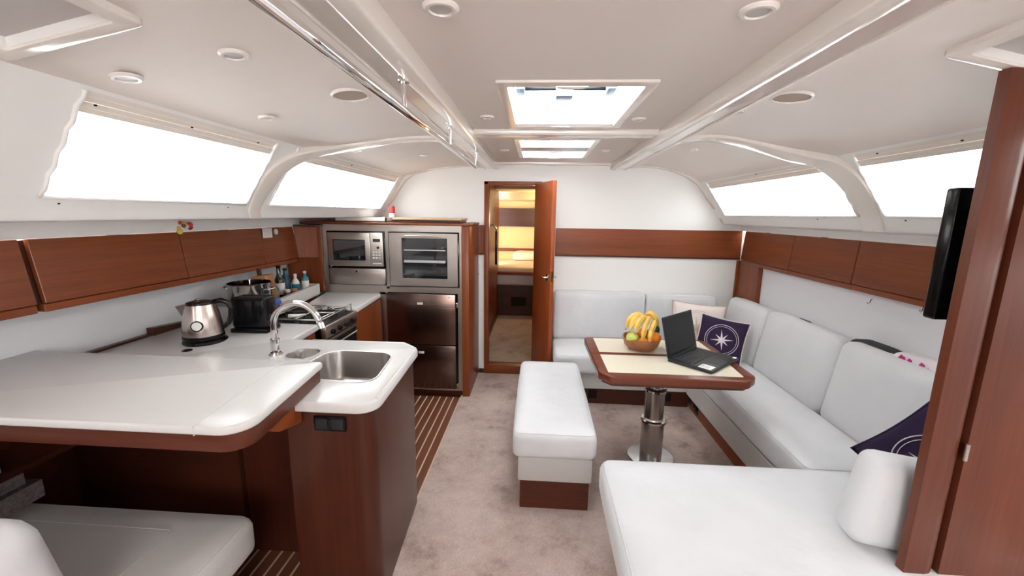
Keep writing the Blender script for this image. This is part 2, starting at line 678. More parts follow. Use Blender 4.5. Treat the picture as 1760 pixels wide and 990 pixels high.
def cushion(name, x0, x1, y0, y1, z0, z1, m, label, group=None, r=0.03, puff=(0.004, 0.004, 0.012), mt=None, piping=True, wob=0.0015, seed=0, cat='cushion', parent=None):
    hx, hy, hz = (x1 - x0) / 2, (y1 - y0) / 2, (z1 - z0) / 2
    c = Vector(((x0 + x1) / 2, (y0 + y1) / 2, (z0 + z1) / 2))
    mm = Matrix.Translation(c) @ (mt if mt is not None else Matrix.Identity(4))
    bm = cushion_bm(hx, hy, hz, r, puff, 12, wob, seed)
    bm.transform(mm)
    o = obj(name, bm, m, parent, True)
    if parent is None:
        tag(o, label, cat, group)
    if piping:
        bm = bmn()
        zz = hz - r * 0.30
        k = r * 0.30
        out = round_poly([(-hx + k, -hy + k), (hx - k, -hy + k), (hx - k, hy - k), (-hx + k, hy - k)], r * 0.9, 5)
        dense = []
        for i in range(len(out)):
            a, b = out[i], out[(i + 1) % len(out)]
            st = max(1, int((b - a).length / 0.12))
            for s in range(st):
                q = a.lerp(b, s / st)
                dense.append((q.x, q.y, zz))
        tube(bm, dense, 0.0028, 6, closed=True)
        bm.transform(mm)
        obj('piping', bm, M['piping'], o, True)
    return o


def rot(axis, deg):
    return Matrix.Rotation(radians(deg), 4, axis)


def screw_grid(*a):
    pass


# ============================================================ THE SETTING
YB = -1.7      # aft end of the cabin behind the camera
YF = 3.69      # forward bulkhead
XL, XR = -2.0, 1.95

# ---- floor
flo = struct('floor', B(-0.607, XR + 0.05, YB, YF + 0.06, -0.05, 0.0), M['carpet'])
tf = root('floor_galley', (-1.3, 1.0, 0))
obj('subfloor', B(XL - 0.05, -0.607, YB, YF + 0.06, -0.05, -0.004), M['darkwood'], tf)
px = -0.612
k = 0
plank_me = None
strip_me = None
while px > -1.95:
    w = 0.046
    if plank_me is None:
        p = obj('plank', B(px - w, px, YB + 0.01, 3.13, -0.004, 0.0005, 0.0006, 1), M['teak'], tf)
        s = obj('strip', B(px - w - 0.009, px - w - 0.0005, YB + 0.01, 3.13, -0.004, 0.0008), M['holly'], tf)
        plank_me, strip_me = p, s
        base_x = px
    else:
        for src in (plank_me, strip_me):
            c = src.copy()
            COL.objects.link(c)
            c.parent = tf
            c.location = (px - base_x, 0, 0)
    px -= w + 0.0095
obj('strip', B(-0.6115, -0.603, YB + 0.01, 3.13, -0.004, 0.002), M['holly'], tf)

# ---- hull sides
wlft = struct('wall_left', B(XL - 0.05, XL, YB, YF + 0.06, 0, 1.47), M['hull'])
obj('lower_panel', B(XL, XL + 0.004, YB, 1.53, 0, 0.84), M['darkwood'], wlft)
struct('wall_right', B(XR, XR + 0.05, YB, YF + 0.06, 0, 1.47), M['hull'])

# ---- aft wall with companionway opening behind the camera
bm = bmn()
box(bm, -2.1, -0.45, YB - 0.05, YB, 0, 2.1)
box(bm, 0.65, 2.1, YB - 0.05, YB, 0, 2.1)
struct('wall_back', bm, M['bulk'])
struct('door_3', B(-0.45, 0.65, YB - 0.05, YB, 0, 1.15), M['woodZ'])

# ---- forward bulkhead with the doorway
bm = bmn()
box(bm, -2.1, -0.48, YF, YF + 0.06, 0, 2.1)
box(bm, -0.48, 0.03, YF, YF + 0.06, 1.78, 2.1)
box(bm, 0.03, 2.1, YF, YF + 0.06, 0, 2.1)
wf = struct('wall_front', bm, M['bulk'])
obj('wood_band', B(0.16, 1.775, YF - 0.012, YF, 1.15, 1.385, 0.002), M['woodX'], wf)
obj('band_edge', B(0.16, 1.775, YF - 0.016, YF, 1.135, 1.15, 0.002), M['darkwood'], wf)
obj('wood_band', B(-0.53, -0.484, YF - 0.012, YF, 1.15, 1.40, 0.002), M['woodZ'], wf)
obj('band_edge', B(-0.53, -0.484, YF - 0.016, YF, 1.135, 1.15, 0.002), M['darkwood'], wf)
obj('seam_strip', B(-0.549, -0.545, YF - 0.003, YF, 0.04, 1.135), M['piping'], wf)
obj('base_trim', B(-0.53, -0.484, YF - 0.012, YF, 0.0, 0.04), M['darkwood'], wf)
o = obj('latch', disc((-0.548, YF - 0.001, 0.955), 0.017, 0.012, 16, 0.003, rot('X', 90)), M['black'], wf, 40)
o['label'] = 'small black oval latch on the narrow white panel'

# ---- ceiling: centre panel with the hatch openings
H1 = (-0.12, 0.355, 1.50, 2.14)
H2 = (-0.125, 0.325, 2.53, 3.27)
ZC = 1.94
bm = bmn()
cx0, cx1 = -0.38, 0.635
for (y0, y1) in ((YB, H1[2]), (H1[3], H2[2]), (H2[3], YF)):
    box(bm, cx0, cx1, y0, y1, ZC, ZC + 0.03)
for hh in (H1, H2):
    box(bm, cx0, hh[0], hh[2], hh[3], ZC, ZC + 0.03)
    box(bm, hh[1], cx1, hh[2], hh[3], ZC, ZC + 0.03)
ceil = struct('ceiling', bm, M['headliner'])
# side slopes
LX, LZ = -1.18, 1.815
RX, RZ = 1.36, 1.785


def slope(x0, z0, x1, z1, y0, y1, t=0.03):
    bm = bmn()
    hexa(bm, [(x0, y0, z0), (x1, y0, z1), (x1, y0, z1 + t), (x0, y0, z0 + t), (x0, y1, z0), (x1, y1, z1), (x1, y1, z1 + t), (x0, y1, z0 + t)])
    return bm


def camber(t):
    t = min(1.0, max(0.0, t))
    return 0.040 * (4 * t * (1 - t)) ** 0.7


def lz(x):     # left side ceiling height
    t = (x + 0.47) / (LX + 0.47)
    return 1.895 + t * (LZ - 1.895) + camber(t)


def rz_(x):
    t = (x - 0.73) / (RX - 0.73)
    return 1.895 + t * (RZ - 1.895) + camber(t) * 1.5


def cambered(fz, x0, x1, y0, y1, t=0.03):
    bm = bmn()
    n = max(2, int(abs(x1 - x0) / 0.03))
    xs = [x0 + (x1 - x0) * i / n for i in range(n + 1)]
    rows = [[bm.verts.new((x, y, fz(x) + h)) for x in xs] for (y, h) in ((y0, 0), (y1, 0), (y1, t), (y0, t))]
    for a, b in ((0, 1), (1, 2), (2, 3), (3, 0)):
        for i in range(n):
            bm.faces.new((rows[a][i], rows[a][i + 1], rows[b][i + 1], rows[b][i]))
    for i in (0, n):
        bm.faces.new([rows[k][i] for k in range(4)])
    return bm


# left slope with an opening for the side hatch x -1.13..-0.875, y 0.25..0.88
HLs = (-1.125, -0.875, 0.30, 0.865)
HRs = (1.02, 1.20, 0.30, 1.125)
for (H, fz, xa, xb) in ((HLs, lz, LX, -0.47), (HRs, rz_, 0.73, RX)):
    bm = bmn()
    for (x0, x1, y0, y1) in ((xa, xb, YB, H[2]), (xa, xb, H[3], YF), (xa, H[0], H[2], H[3]), (H[1], xb, H[2], H[3])):
        merge(bm, cambered(fz, x0, x1, y0, y1))
    obj('side_panel', bm, M['headliner'], ceil, 30)
# beams along the ship
for (a, b, c, d, f0, f1) in ((-0.41, -0.35, -0.47, -0.41, -0.47, -0.41), (0.61, 0.662, 0.662, 0.73, 0.662, 0.73)):
    bm = bmn()
    box(bm, a, b, YB, YF, 1.885, 1.955, 0.012, 3)
    obj('beam_molding', bm, M['gel'], ceil, 40)
    bm = B(min(c, d), max(c, d), YB, YF, 1.893, 1.93)
    obj('beam_fascia', bm, M['fascia'], ceil)
bm = bmn()
box(bm, -0.478, -0.470, YB, YF, 1.8875, 1.90, 0.002)
box(bm, 0.730, 0.738, YB, YF, 1.8875, 1.90, 0.002)
obj('beam_bead', bm, M['gel'], ceil)
# cross member and ribs following the roof section
sect_l = [(0.1, 1.912, 2.25, 2.36), (-0.38, 1.912, 2.25, 2.36), (-0.50, lz(-0.5) - 0.014, 2.255, 2.37), (-0.65, lz(-0.65) - 0.014, 2.26, 2.375), (-0.85, lz(-0.85) - 0.014, 2.27, 2.385),
          (-1.0, lz(-1.0) - 0.016, 2.25, 2.37), (-1.10, lz(-1.10) - 0.022, 2.18, 2.31), (-1.17, 1.782, 2.04, 2.18), (-1.215, 1.73, 1.93, 2.07), (-1.26, 1.67, 1.88, 2.01), (-1.31, 1.60, 1.875, 1.985), (-1.36, 1.535, 1.89, 1.985),
          (-1.383, 1.500, 1.90, 1.99), (-1.394, 1.475, 1.92, 2.01), (-1.402, 1.462, 1.93, 2.02)]
sect_r = [(0.1, 1.912, 2.25, 2.36), (0.63, 1.912, 2.25, 2.36), (0.76, rz_(0.76) - 0.014, 2.25, 2.37), (0.92, rz_(0.92) - 0.014, 2.255, 2.39), (1.1, rz_(1.1) - 0.014, 2.26, 2.41),
          (1.22, rz_(1.22) - 0.022, 2.22, 2.38), (1.30, rz_(1.30) - 0.034, 2.13, 2.31), (1.355, 1.752, 2.02, 2.20), (1.40, 1.695, 1.96, 2.13), (1.45, 1.63, 1.945, 2.10), (1.50, 1.57, 1.95, 2.09), (1.545, 1.515, 1.965, 2.10),
          (1.563, 1.485, 1.975, 2.11), (1.580, 1.455, 1.985, 2.12), (1.588, 1.442, 1.99, 2.125)]


def smooth_pts(pts, n=4):
    pts = [Vector((p[0], p[1])) for p in pts]
    out = []
    for i in range(len(pts) - 1):
        p0 = pts[max(0, i - 1)]
        p1, p2 = pts[i], pts[i + 1]
        p3 = pts[min(len(pts) - 1, i + 2)]
        for k in range(n):
            t = k / n
            out.append(0.5 * ((2 * p1) + (p2 - p0) * t + (2 * p0 - 5 * p1 + 4 * p2 - p3) * t * t + (3 * p1 - p0 - 3 * p2 + p3) * t ** 3))
    out.append(pts[-1])
    return out


def rib(pts, th=0.045, rr=0.012, yr=None):
    """rounded band following the roof section; pts are (x, z, y0, y1)"""
    bm = bmn()
    P = smooth_pts(pts)
    Y = smooth_pts([(p[2], p[3]) for p in pts]) if yr is None else [Vector(yr)] * len(P)
    rings = []
    for i, p in enumerate(P):
        d = (P[min(i + 1, len(P) - 1)] - P[max(i - 1, 0)]).normalized()
        nrm = Vector((-d.y, d.x))
        if nrm.dot(p - Vector((0.1, 1.2))) < 0:
            nrm = -nrm
        a0, a1 = Y[i].x, Y[i].y
        q = [pi / 2 * k / 4 for k in range(5)]
        prof = [(a0, th)] + [(a0 + rr * (1 - cos(t)), rr * (1 - sin(t))) for t in q]
        prof += [(a1 - rr * (1 - cos(t)), rr * (1 - sin(t))) for t in q[::-1]] + [(a1, th)]
        rings.append([bm.verts.new((p.x + nrm.x * h, y, p.y + nrm.y * h)) for y, h in prof])
    for a, b in zip(rings, rings[1:]):
        for k in range(len(a) - 1):
            bm.faces.new((a[k], a[k + 1], b[k + 1], b[k]))
        bm.faces.new((a[-1], a[0], b[0], b[-1]))
    bm.faces.new(rings[0])
    bm.faces.new(rings[-1])
    return bm


obj('rib', rib(sect_l), M['gel'], ceil, 50)
obj('rib', rib(sect_r), M['gel'], ceil, 50)
obj('end_rib', rib([(p[0], p[1] + 0.010) for p in sect_l], yr=(3.63, 3.695)), M['gel'], ceil, 50)
obj('end_rib', rib([(p[0], p[1] + 0.010) for p in sect_r], yr=(3.63, 3.695)), M['gel'], ceil, 50)


# ---- leaning window sides
def side_pt(side, t, y, off=0.0):
    """t 0 at the roof edge, 1 at the lower lip; off pushes outboard"""
    if side == 'L':
        a, b = Vector((LX, LZ)), Vector((-1.405, 1.475))
    else:
        a, b = Vector((RX, RZ)), Vector((1.585, 1.460))
    p = a.lerp(b, t)
    d = (b - a).normalized()
    n = Vector((-d.y, d.x))
    if (n.x > 0) == (side == 'L'):
        n = -n
    p = p + n * off
    return Vector((p.x, y, p.y))


def side_quad(bm, side, t0, t1, y0, y1, th=0.04, off=0.0):
    pts = [side_pt(side, t0, y0, off), side_pt(side, t1, y0, off), side_pt(side, t1, y1, off), side_pt(side, t0, y1, off),
           side_pt(side, t0, y0, off + th), side_pt(side, t1, y0, off + th), side_pt(side, t1, y1, off + th), side_pt(side, t0, y1, off + th)]
    hexa(bm, pts)


TW0, TW1 = 0.03, 0.83
for side, wins in (('L', ((1.06, 1.86), (2.02, 3.50))), ('R', ((1.00, 1.945), (2.10, 3.52)))):
    bm = bmn()
    side_quad(bm, side, 0, TW0, YB, YF)
    ys = [YB] + [v for w in wins for v in w] + [YF]
    for i in range(0, len(ys), 2):
        side_quad(bm, side, TW0, TW1, ys[i], ys[i + 1])
    # rounded sill flowing outboard down to the cabinet line
    a = side_pt(side, TW1, 0)
    if side == 'L':
        low = [(a.x, a.z), (-1.388, 1.505), (-1.398, 1.487), (-1.404, 1.472), (-1.411, 1.464), (-1.43, 1.460), (-1.84, 1.450), (-1.868, 1.446), (-1.872, 1.440), (-1.874, 1.386), (-1.885, 1.386), (-1.885, 1.47), (-1.60, 1.49), (-1.42, 1.54)]
    else:
        low = [(a.x, a.z), (1.568, 1.488), (1.582, 1.466), (1.590, 1.450), (1.598, 1.443), (1.62, 1.439), (1.735, 1.434), (1.755, 1.431), (1.759, 1.425), (1.760, 1.386), (1.775, 1.386), (1.775, 1.46), (1.66, 1.475), (1.595, 1.535)]
    merge(bm, extrude_y(low, YB, YF))
    struct('trim_1' if side == 'L' else 'trim_2', bm, M['white'], None, 35)
    for wi, (y0, y1) in enumerate(wins):
        w = root('window_%d' % ((1 if side == 'L' else 3) + wi), side_pt(side, 0.5, (y0 + y1) / 2))
        # glass set outboard
        bm = bmn()
        side_quad(bm, side, TW0, TW1, y0, y1, 0.006, 0.034)
        obj('pane', bm, M['pane'], w)
        # cloth blind, gently pleated
        bm = bmn()
        n = 60
        rows = []
        tt = [TW0 + 0.15, 0.30, 0.42, 0.54, 0.66, TW1 - 0.005]
        for t in tt:
            rows.append([bm.verts.new(side_pt(side, t, y0 + (y1 - y0) * (0.001 + 0.998 * i / n), 0.012 + 0.0035 * sin(i * 1.7) * (1 if i % n else 0) + 0.002 * sin(t * 40 + i))) for i in range(n + 1)])
        for a_, b_ in zip(rows, rows[1:]):
            for i in range(n):
                bm.faces.new((a_[i], a_[i + 1], b_[i + 1], b_[i]))
        obj('blind', bm, M['blind'], w, True)
        # folded header of the blind, and its two rails
        bm = bmn()
        for kk in range(4):
            side_quad(bm, side, TW0 + 0.04 * kk, TW0 + 0.04 * (kk + 1) - 0.004, y0 + 0.004, y1 - 0.004, 0.01, 0.0 + 0.002 * (kk % 2))
        obj('blind_header', bm, M['blindhead'], w)
        bm = bmn()
        a_ = side_pt(side, TW1, y0, -0.004)
        b_ = side_pt(side, TW1, y1, -0.004)
        tube(bm, [a_, b_], 0.006, 8)
        obj('bottom_rail', bm, M['white'], w, True)
        bm = bmn()
        for yy in (y0, y1):
            pts = [side_pt(side, TW0 + (TW1 - TW0) * i / 14, yy + 0.004 * sin(i * 2.1), -0.003) for i in range(15)]
            tube(bm, pts, 0.006, 8)
        obj('side_guide', bm, M['white'], w, True)
        # press studs
        ys_ = {('L', 0): [(0.115, 1.10), (0.10, 1.41), (0.085, 1.745), ],
               ('L', 1): [(0.06, 2.62)],
               ('R', 0): [(0.06, 1.82), (0.08, 1.485)],
               ('R', 1): [(0.04, 2.75)]}[(side, wi)]
        for (t, yy) in ys_:
            c = side_pt(side, t, yy, -0.002)
            obj('press_stud', lathe(bmn(), [(0, -0.003), (0.0035, -0.002), (0.0042, 0), (0.0035, 0.002), (0, 0.003)], c, 10), M['black'], w, True)

for (nm, par, pts) in (('L', 'trim_1', ((-1.384, 1.116, 1.513), (-1.384, 1.770, 1.513))), ('R', 'trim_2', ((1.5605, 1.857, 1.497), (1.5605, 2.414, 1.497)))):
    for c in pts:
        obj('press_stud', lathe(bmn(), [(0, -0.003), (0.0035, -0.002), (0.0042, 0), (0.0035, 0.002), (0, 0.003)], c, 10), M['black'], bpy.data.objects[par], True)

# ---- overhead hatches on the centre line
def hatch(n, H, flange, bars):
    w = root('window_%d' % n, ((H[0] + H[1]) / 2, (H[2] + H[3]) / 2, ZC))
    x0, x1, y0, y1 = H
    fx0, fx1, fy0, fy1 = flange
    bm = bmn()
    out = round_poly([(fx0, fy0), (fx1, fy0), (fx1, fy1), (fx0, fy1)], 0.008, 3)
    inn = round_poly([(x0, y0), (x1, y0), (x1, y1), (x0, y1)], 0.012, 3)
    obj('flange', slab(out, ZC - 0.008, ZC + 0.001, 0.0, [inn], rb=0.003), M['gel'], w, 40)
    bm = bmn()
    t = 0.012
    for (a, b, c, d) in ((x0 - t, x0 + .0015, y0 - t, y1 + t), (x1 - .0015, x1 + t, y0 - t, y1 + t), (x0, x1, y0 - t, y0 + .0015), (x0, x1, y1 - .0015, y1 + t)):
        box(bm, a, b, c, d, ZC - 0.002, ZC + 0.125)
    obj('shaft', bm, M['white'], w)
    obj('pane', B(x0 - t, x1 + t, y0 - t, y1 + t, ZC + 0.118, ZC + 0.126), M['pane'], w)
    # thin dark gasket line round the opening
    bm = bmn()
    for (a, b, c, d) in ((x0, x0 + 0.004, y0, y1), (x1 - 0.004, x1, y0, y1), (x0, x1, y1 - 0.006, y1)):
        box(bm, a, b, c, d, ZC + 0.004, ZC + 0.012)
    obj('gasket', bm, M['alu'], w)
    return w


w5 = hatch(5, H1, (-0.155, 0.39, 1.455, 2.19), None)
# lever bar under the opening lid with its latches
bm = bmn()
tube(bm, [(-0.075, 1.885, 2.035), (0.285, 1.885, 2.035)], 0.009, 8)
obj('lever_bar', bm, M['charcoal'], w5, True)
bm = bmn()
box(bm, 0.062, 0.136, 1.850, 1.930, 1.995, 2.045, 0.006, 2)
obj('latch', bm, M['plasticblue'], w5, 40)
for x in (-0.088, 0.292):
    bm = bmn()
    box(bm, x - 0.018, x + 0.018, 1.80, 1.91, 2.01, 2.06, 0.004, 2)
    box(bm, x - 0.02 - 0.003, x - 0.02 + 0.003, 1.72, 1.92, 2.045, 2.06)
    obj('hinge', bm, M['plasticblue'], w5, 40)
# shade cassettes and their finger pulls
bm = bmn()
box(bm, H1[0], H1[1], H1[2], H1[2] + 0.02, ZC - 0.004, ZC + 0.02, 0.003)
box(bm, H1[0], H1[1], H1[3] - 0.025, H1[3], ZC - 0.004, ZC + 0.02, 0.003)
obj('shade_cassette', bm, M['lampring'], w5, 40)


def pull(x, y, s, w, z=ZC - 0.012, wd=0.055):
    bm = bmn()
    out = [(x - wd, y)] + [(x - wd * cos(pi * i / 12), y + s * 0.028 * sin(pi * i / 12)) for i in range(1, 12)] + [(x + wd, y)]
    merge(bm, slab([Vector(p) for p in out], z, z + 0.012, 0.002))
    obj('finger_pull', bm, M['gel'], w, 40)


pull(0.105, H1[2] - 0.005, 1, w5)
pull(0.10, H1[3] - 0.005, 1, w5, wd=0.045)
w6 = hatch(6, H2, (-0.155, 0.352, 2.50, 3.30), None)
bm = bmn()
box(bm, H2[0], H2[1], 2.83, 2.98, ZC - 0.004, ZC + 0.012, 0.003)
obj('shade_cassette', bm, M['alu'], w6, 40)
pull(0.11, 2.955, 1, w6, wd=0.045)
pull(0.11, 3.285, 1, w6, wd=0.045)


# ---- side hatches above the galley and above the settee
def side_hatch(n, H, fz, lab):
    x0, x1, y0, y1 = H
    w = root('window_%d' % n, ((x0 + x1) / 2, (y0 + y1) / 2, fz((x0 + x1) / 2)))
    ang = math.atan2(fz(x1) - fz(x0), x1 - x0)
    bm = bmn()
    f = 0.036
    out = round_poly([(x0 - f, y0 - f), (x1 + f, y0 - f), (x1 + f, y1 + f), (x0 - f, y1 + f)], 0.02, 4)
    inn = round_poly([(x0, y0), (x1, y0), (x1, y1), (x0, y1)], 0.008, 3)
    fl = slab(out, -0.014, 0.0, 0.0, [inn], rb=0.006)
    for v in fl.verts:
        v.co.z += fz(v.co.x)
    obj('flange', fl, M['gel'], w, 40)
    bm = bmn()
    t = 0.01
    for (a, b, c, d) in ((x0 - t, x0 + .0015, y0 - t, y1 + t), (x1 - .0015, x1 + t, y0 - t, y1 + t), (x0, x1, y0 - t, y0 + .0015), (x0, x1, y1 - .0015, y1 + t)):
        box(bm, a, b, c, d, -0.008, 0.045)
    for v in bm.verts:
        v.co.z += fz(v.co.x)
    obj('shaft', bm, M['white'], w)
    bm = B(x0 - t, x1 + t, y0 - t, y1 + t, 0.014, 0.030)
    for v in bm.verts:
        v.co.z += fz(v.co.x)
    obj('shade', bm, M['hatchgrey'], w)


side_hatch(7, HLs, lz, '')
side_hatch(8, HRs, rz_, '')


# ---- doorway: frame, leaf, sill
d1 = root('door_1', (-0.22, YF, 0))
bm = bmn()
box(bm, -0.482, -0.440, YF - 0.02, YF + 0.08, 0.0, 1.785, 0.006, 2)
box(bm, -0.010, 0.034, YF - 0.012, YF + 0.08, 0.0, 1.785, 0.006, 2)
box(bm, -0.482, 0.034, YF - 0.02, YF + 0.08, 1.752, 1.785, 0.006, 2)
obj('frame', bm, M['woodZ'], d1, 40)
bm = B(-0.482, 0.034, YF - 0.022, YF + 0.08, 0.0, 0.085, 0.006, 2)
obj('sill', bm, M['woodX'], d1, 40)
# the leaf swings into the saloon
hx, hy = 0.0, YF - 0.022
ang = math.atan2(3.235 - hy, 0.140 - hx)
Mleaf = Matrix.Translation((hx, hy, 0)) @ Matrix.Rotation(ang, 4, 'Z')
leaf = obj('leaf', B(0.0, 0.455, -0.036, 0.0, 0.095, 1.765, 0.010, 3, Mleaf), M['orange_wood'], d1, 40)
bm = bmn()
box(bm, 0.39, 0.425, -0.043, -0.036, 1.00 - 0.03, 1.0 + 0.03, 0.002, 1, Mleaf)
tube(bm, [Mleaf @ Vector((0.407, -0.036, 1.0)), Mleaf @ Vector((0.407, -0.066, 1.0)), Mleaf @ Vector((0.395, -0.076, 1.0)), Mleaf @ Vector((0.345, -0.078, 1.0))], 0.008, 10)
box(bm, 0.39, 0.425, 0.0, 0.005, 1.00 - 0.03, 1.0 + 0.03, 0.002, 1, Mleaf)
tube(bm, [Mleaf @ Vector((0.407, 0.0, 1.0)), Mleaf @ Vector((0.407, 0.032, 1.0)), Mleaf @ Vector((0.36, 0.036, 1.0))], 0.008, 10)
obj('handle', bm, M['chrome'], leaf, 40)
obj('lock_plate', B(0.4555, 0.457, -0.028, -0.010, 0.95, 1.06, 0.0, 1, Mleaf), M['chrome'], leaf)
for z in (0.35, 1.0, 1.70):
    bm = bmn()
    tube(bm, [(0.002, YF - 0.028, z), (0.002, YF - 0.028, z + 0.05)], 0.006, 8)
    obj('hinge', bm, M['chrome'], d1, True)

# ---- forward cabin seen through the doorway
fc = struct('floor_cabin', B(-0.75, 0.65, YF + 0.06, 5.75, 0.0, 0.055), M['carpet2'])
bm = bmn()
box(bm, -0.60, -0.56, YF + 0.06, 5.9, 0.055, 1.9)
wcl = struct('wall_cabin_left', bm, M['woodZ'])
obj('skirting', B(-0.56, -0.545, YF + 0.06, 5.7, 0.055, 0.12), M['darkwood'], wcl)
obj('mirror', B(-0.56, -0.556, 3.95, 4.5, 0.75, 1.76, 0.002), M['darkpane'], wcl)
struct('wall_cabin_right', B(0.60, 0.65, YF + 0.06, 7.0, 0.055, 1.9), M['woodZ'])
bm = bmn()
box(bm, -1.3, 1.2, 7.0, 7.05, 0.0, 1.9)
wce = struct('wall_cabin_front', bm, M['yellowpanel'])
obj('wood_band', B(-1.25, 1.15, 6.90, 7.0, 1.30, 1.60, 0.003), M['darkwood'], wce)
obj('rail', B(-1.25, 1.15, 6.955, 7.0, 0.88, 0.93, 0.004), M['woodX'], wce)
bm = bmn()
box(bm, -1.3, 1.2, YF + 0.06, 5.4, 1.90, 1.95)
box(bm, -1.3, 1.2, 5.4, 6.1, 1.82, 1.87)
box(bm, -1.3, 1.2, 5.36, 5.4, 1.82, 1.95)
box(bm, -1.3, 1.2, 6.1, 7.0, 1.72, 1.77)
box(bm, -1.3, 1.2, 6.06, 6.1, 1.72, 1.87)
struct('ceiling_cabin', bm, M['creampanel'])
bm = bmn()
box(bm, -1.3, -1.25, 5.7, 7.0, 0, 1.9)
box(bm, 1.15, 1.2, 5.7, 7.0, 0, 1.9)
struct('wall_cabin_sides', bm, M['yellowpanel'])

be = thing('berth', 'forward cabin double berth on a dark wooden base seen through the doorway', 'bed', (-0.1, 6.2, 0.055))
obj('base', B(-1.2, 1.1, 5.74, 6.85, 0.055, 0.50), M['darkwood'], be)
obj('rail', B(-1.2, 1.1, 5.68, 5.74, 0.655, 0.70, 0.01), M['woodX'], be)
bm = cushion_bm(1.14, 0.56, 0.10, 0.04, (0, 0, 0.01), 8)
bm.transform(Matrix.Translation((-0.05, 6.30, 0.59)))
obj('mattress', bm, M['mattress'], be, True)
bm = cushion_bm(1.10, 0.52, 0.035, 0.03, (0, 0, 0.01), 8, 0.006)
bm.transform(Matrix.Translation((-0.05, 6.31, 0.72)))
obj('bedspread', bm, M['bedding'], be, True)
obj('vent_grille', B(-0.36, -0.14, 5.733, 5.741, 0.20, 0.33, 0.003), M['black'], be)
pil = cushion('pillow', -0.40, 0.14, 6.50, 6.90, 0.77, 0.89, M['bedding'], 'pale pillow lying at the head of the cabin berth', r=0.05, puff=(0, 0, 0.02), piping=False, cat='pillow')
lamp = thing('reading_lamp', 'curved chrome reading lamp with a dark stem on the cabin side wall', 'lamp', (-0.555, 4.6, 1.2))
bm = bmn()
tube(bm, [(-0.56, 4.6, 1.30), (-0.545, 4.6, 1.36), (-0.51, 4.6, 1.385), (-0.475, 4.6, 1.36), (-0.465, 4.6, 1.31)], 0.008, 8)
obj('arm', bm, M['chrome'], lamp, True)
obj('stem', B(-0.478, -0.452, 4.585, 4.615, 0.93, 1.31, 0.008, 2), M['black'], lamp, 40)
lt = thing('cabin_ceiling_light', 'pair of round lamps under the forward cabin ceiling', 'lamp', (-0.25, 4.9, 1.88))
obj('base', B(-0.36, -0.12, 4.85, 4.95, 1.885, 1.90, 0.003), M['lampring'], lt)
for x in (-0.33, -0.15):
    obj('lens', disc((x, 4.9, 1.872), 0.04, 0.014, 20, 0.003), M['lens'], lt, 40)
pl = bpy.data.lights.new('cabin_lamp', 'POINT')
pl.energy = 11
pl.color = (1.0, 0.74, 0.42)
pl.shadow_soft_size = 0.08
po = bpy.data.objects.new('cabin_lamp', pl)
po.location = (0.05, 5.9, 1.5)
COL.objects.link(po)

# ============================================================ UPPER CABINETS
def upper_cabinet(y0, y1, side, label, gap=0.0):
    if side == 'L':
        xt, xb, xw, sg = -1.872, -1.842, XL, -1
    else:
        xt, xb, xw, sg = 1.757, 1.742, XR, 1
    t = thing('upper_cabinet', label, 'cabinet', ((xt + xw) / 2, (y0 + y1) / 2, 1.12), group='upper cabinets on the %s side' % ('left' if side == 'L' else 'right'))
    bm = bmn()
    g = 0.02
    z0, z1 = 1.142, 1.385
    hexa(bm, [(xb + sg * g, y0, z0), (xw, y0, z0), (xw, y1, z0), (xb + sg * g, y1, z0), (xt + sg * g, y0, z1 - 0.004), (xw, y0, z1 - 0.004), (xw, y1, z1 - 0.004), (xt + sg * g, y1, z1 - 0.004)])
    obj('body', bm, M['darkwood'], t)
    bm = bmn()
    e = 0.0025
    y1 -= gap
    hexa(bm, [(xb, y0 + e, z0 + 0.004), (xb + sg * (g - 0.001), y0 + e, z0 + 0.004), (xb + sg * (g - 0.001), y1 - e, z0 + 0.004), (xb, y1 - e, z0 + 0.004),
              (xt, y0 + e, z1), (xt + sg * (g - 0.001), y0 + e, z1), (xt + sg * (g - 0.001), y1 - e, z1), (xt, y1 - e, z1)])
    bmesh.ops.bevel(bm, geom=bm.edges[:], offset=0.002, segments=1, affect='EDGES')
    obj('door', bm, M['woodY'], t)
    # light valance under the door
    bm = bmn()
    a, b = sorted((xb + sg * 0.006, xb + sg * 0.05))
    box(bm, a, b, y0, y1, 1.112, z0, 0.003, 1)
    obj('bottom_rail', bm, M['woodY'], t)
    yc = (y0 + y1) / 2
    a, b = sorted((xt + sg * 0.002, xt + sg * 0.012))
    obj('top_catch', B(a, b, yc - 0.03, yc + 0.03, z1 - 0.001, z1 + 0.003), M['darkwood'], t)
    return t


upper_cabinet(0.62, 1.385, 'L', 'nearest mahogany upper cabinet at the left picture edge, before the wide dark gap', 0.022)
upper_cabinet(1.385, 2.030, 'L', 'long mahogany upper cabinet over the bar top, just right of the wide dark gap')
upper_cabinet(2.030, 2.660, 'L', 'mahogany upper cabinet above the kettle and toaster, under the yellow ornament')
upper_cabinet(2.660, 3.035, 'L', 'mahogany upper cabinet carrying the white note and round dial, beside the steel tower')
upper_cabinet(2.924, 3.60, 'R', 'mahogany upper cabinet over the settee corner, farthest on the right side')
upper_cabinet(2.347, 2.924, 'R', 'middle mahogany upper cabinet above the long settee back')
upper_cabinet(1.30, 2.347, 'R', 'nearest mahogany upper cabinet on the right, ending behind the television')

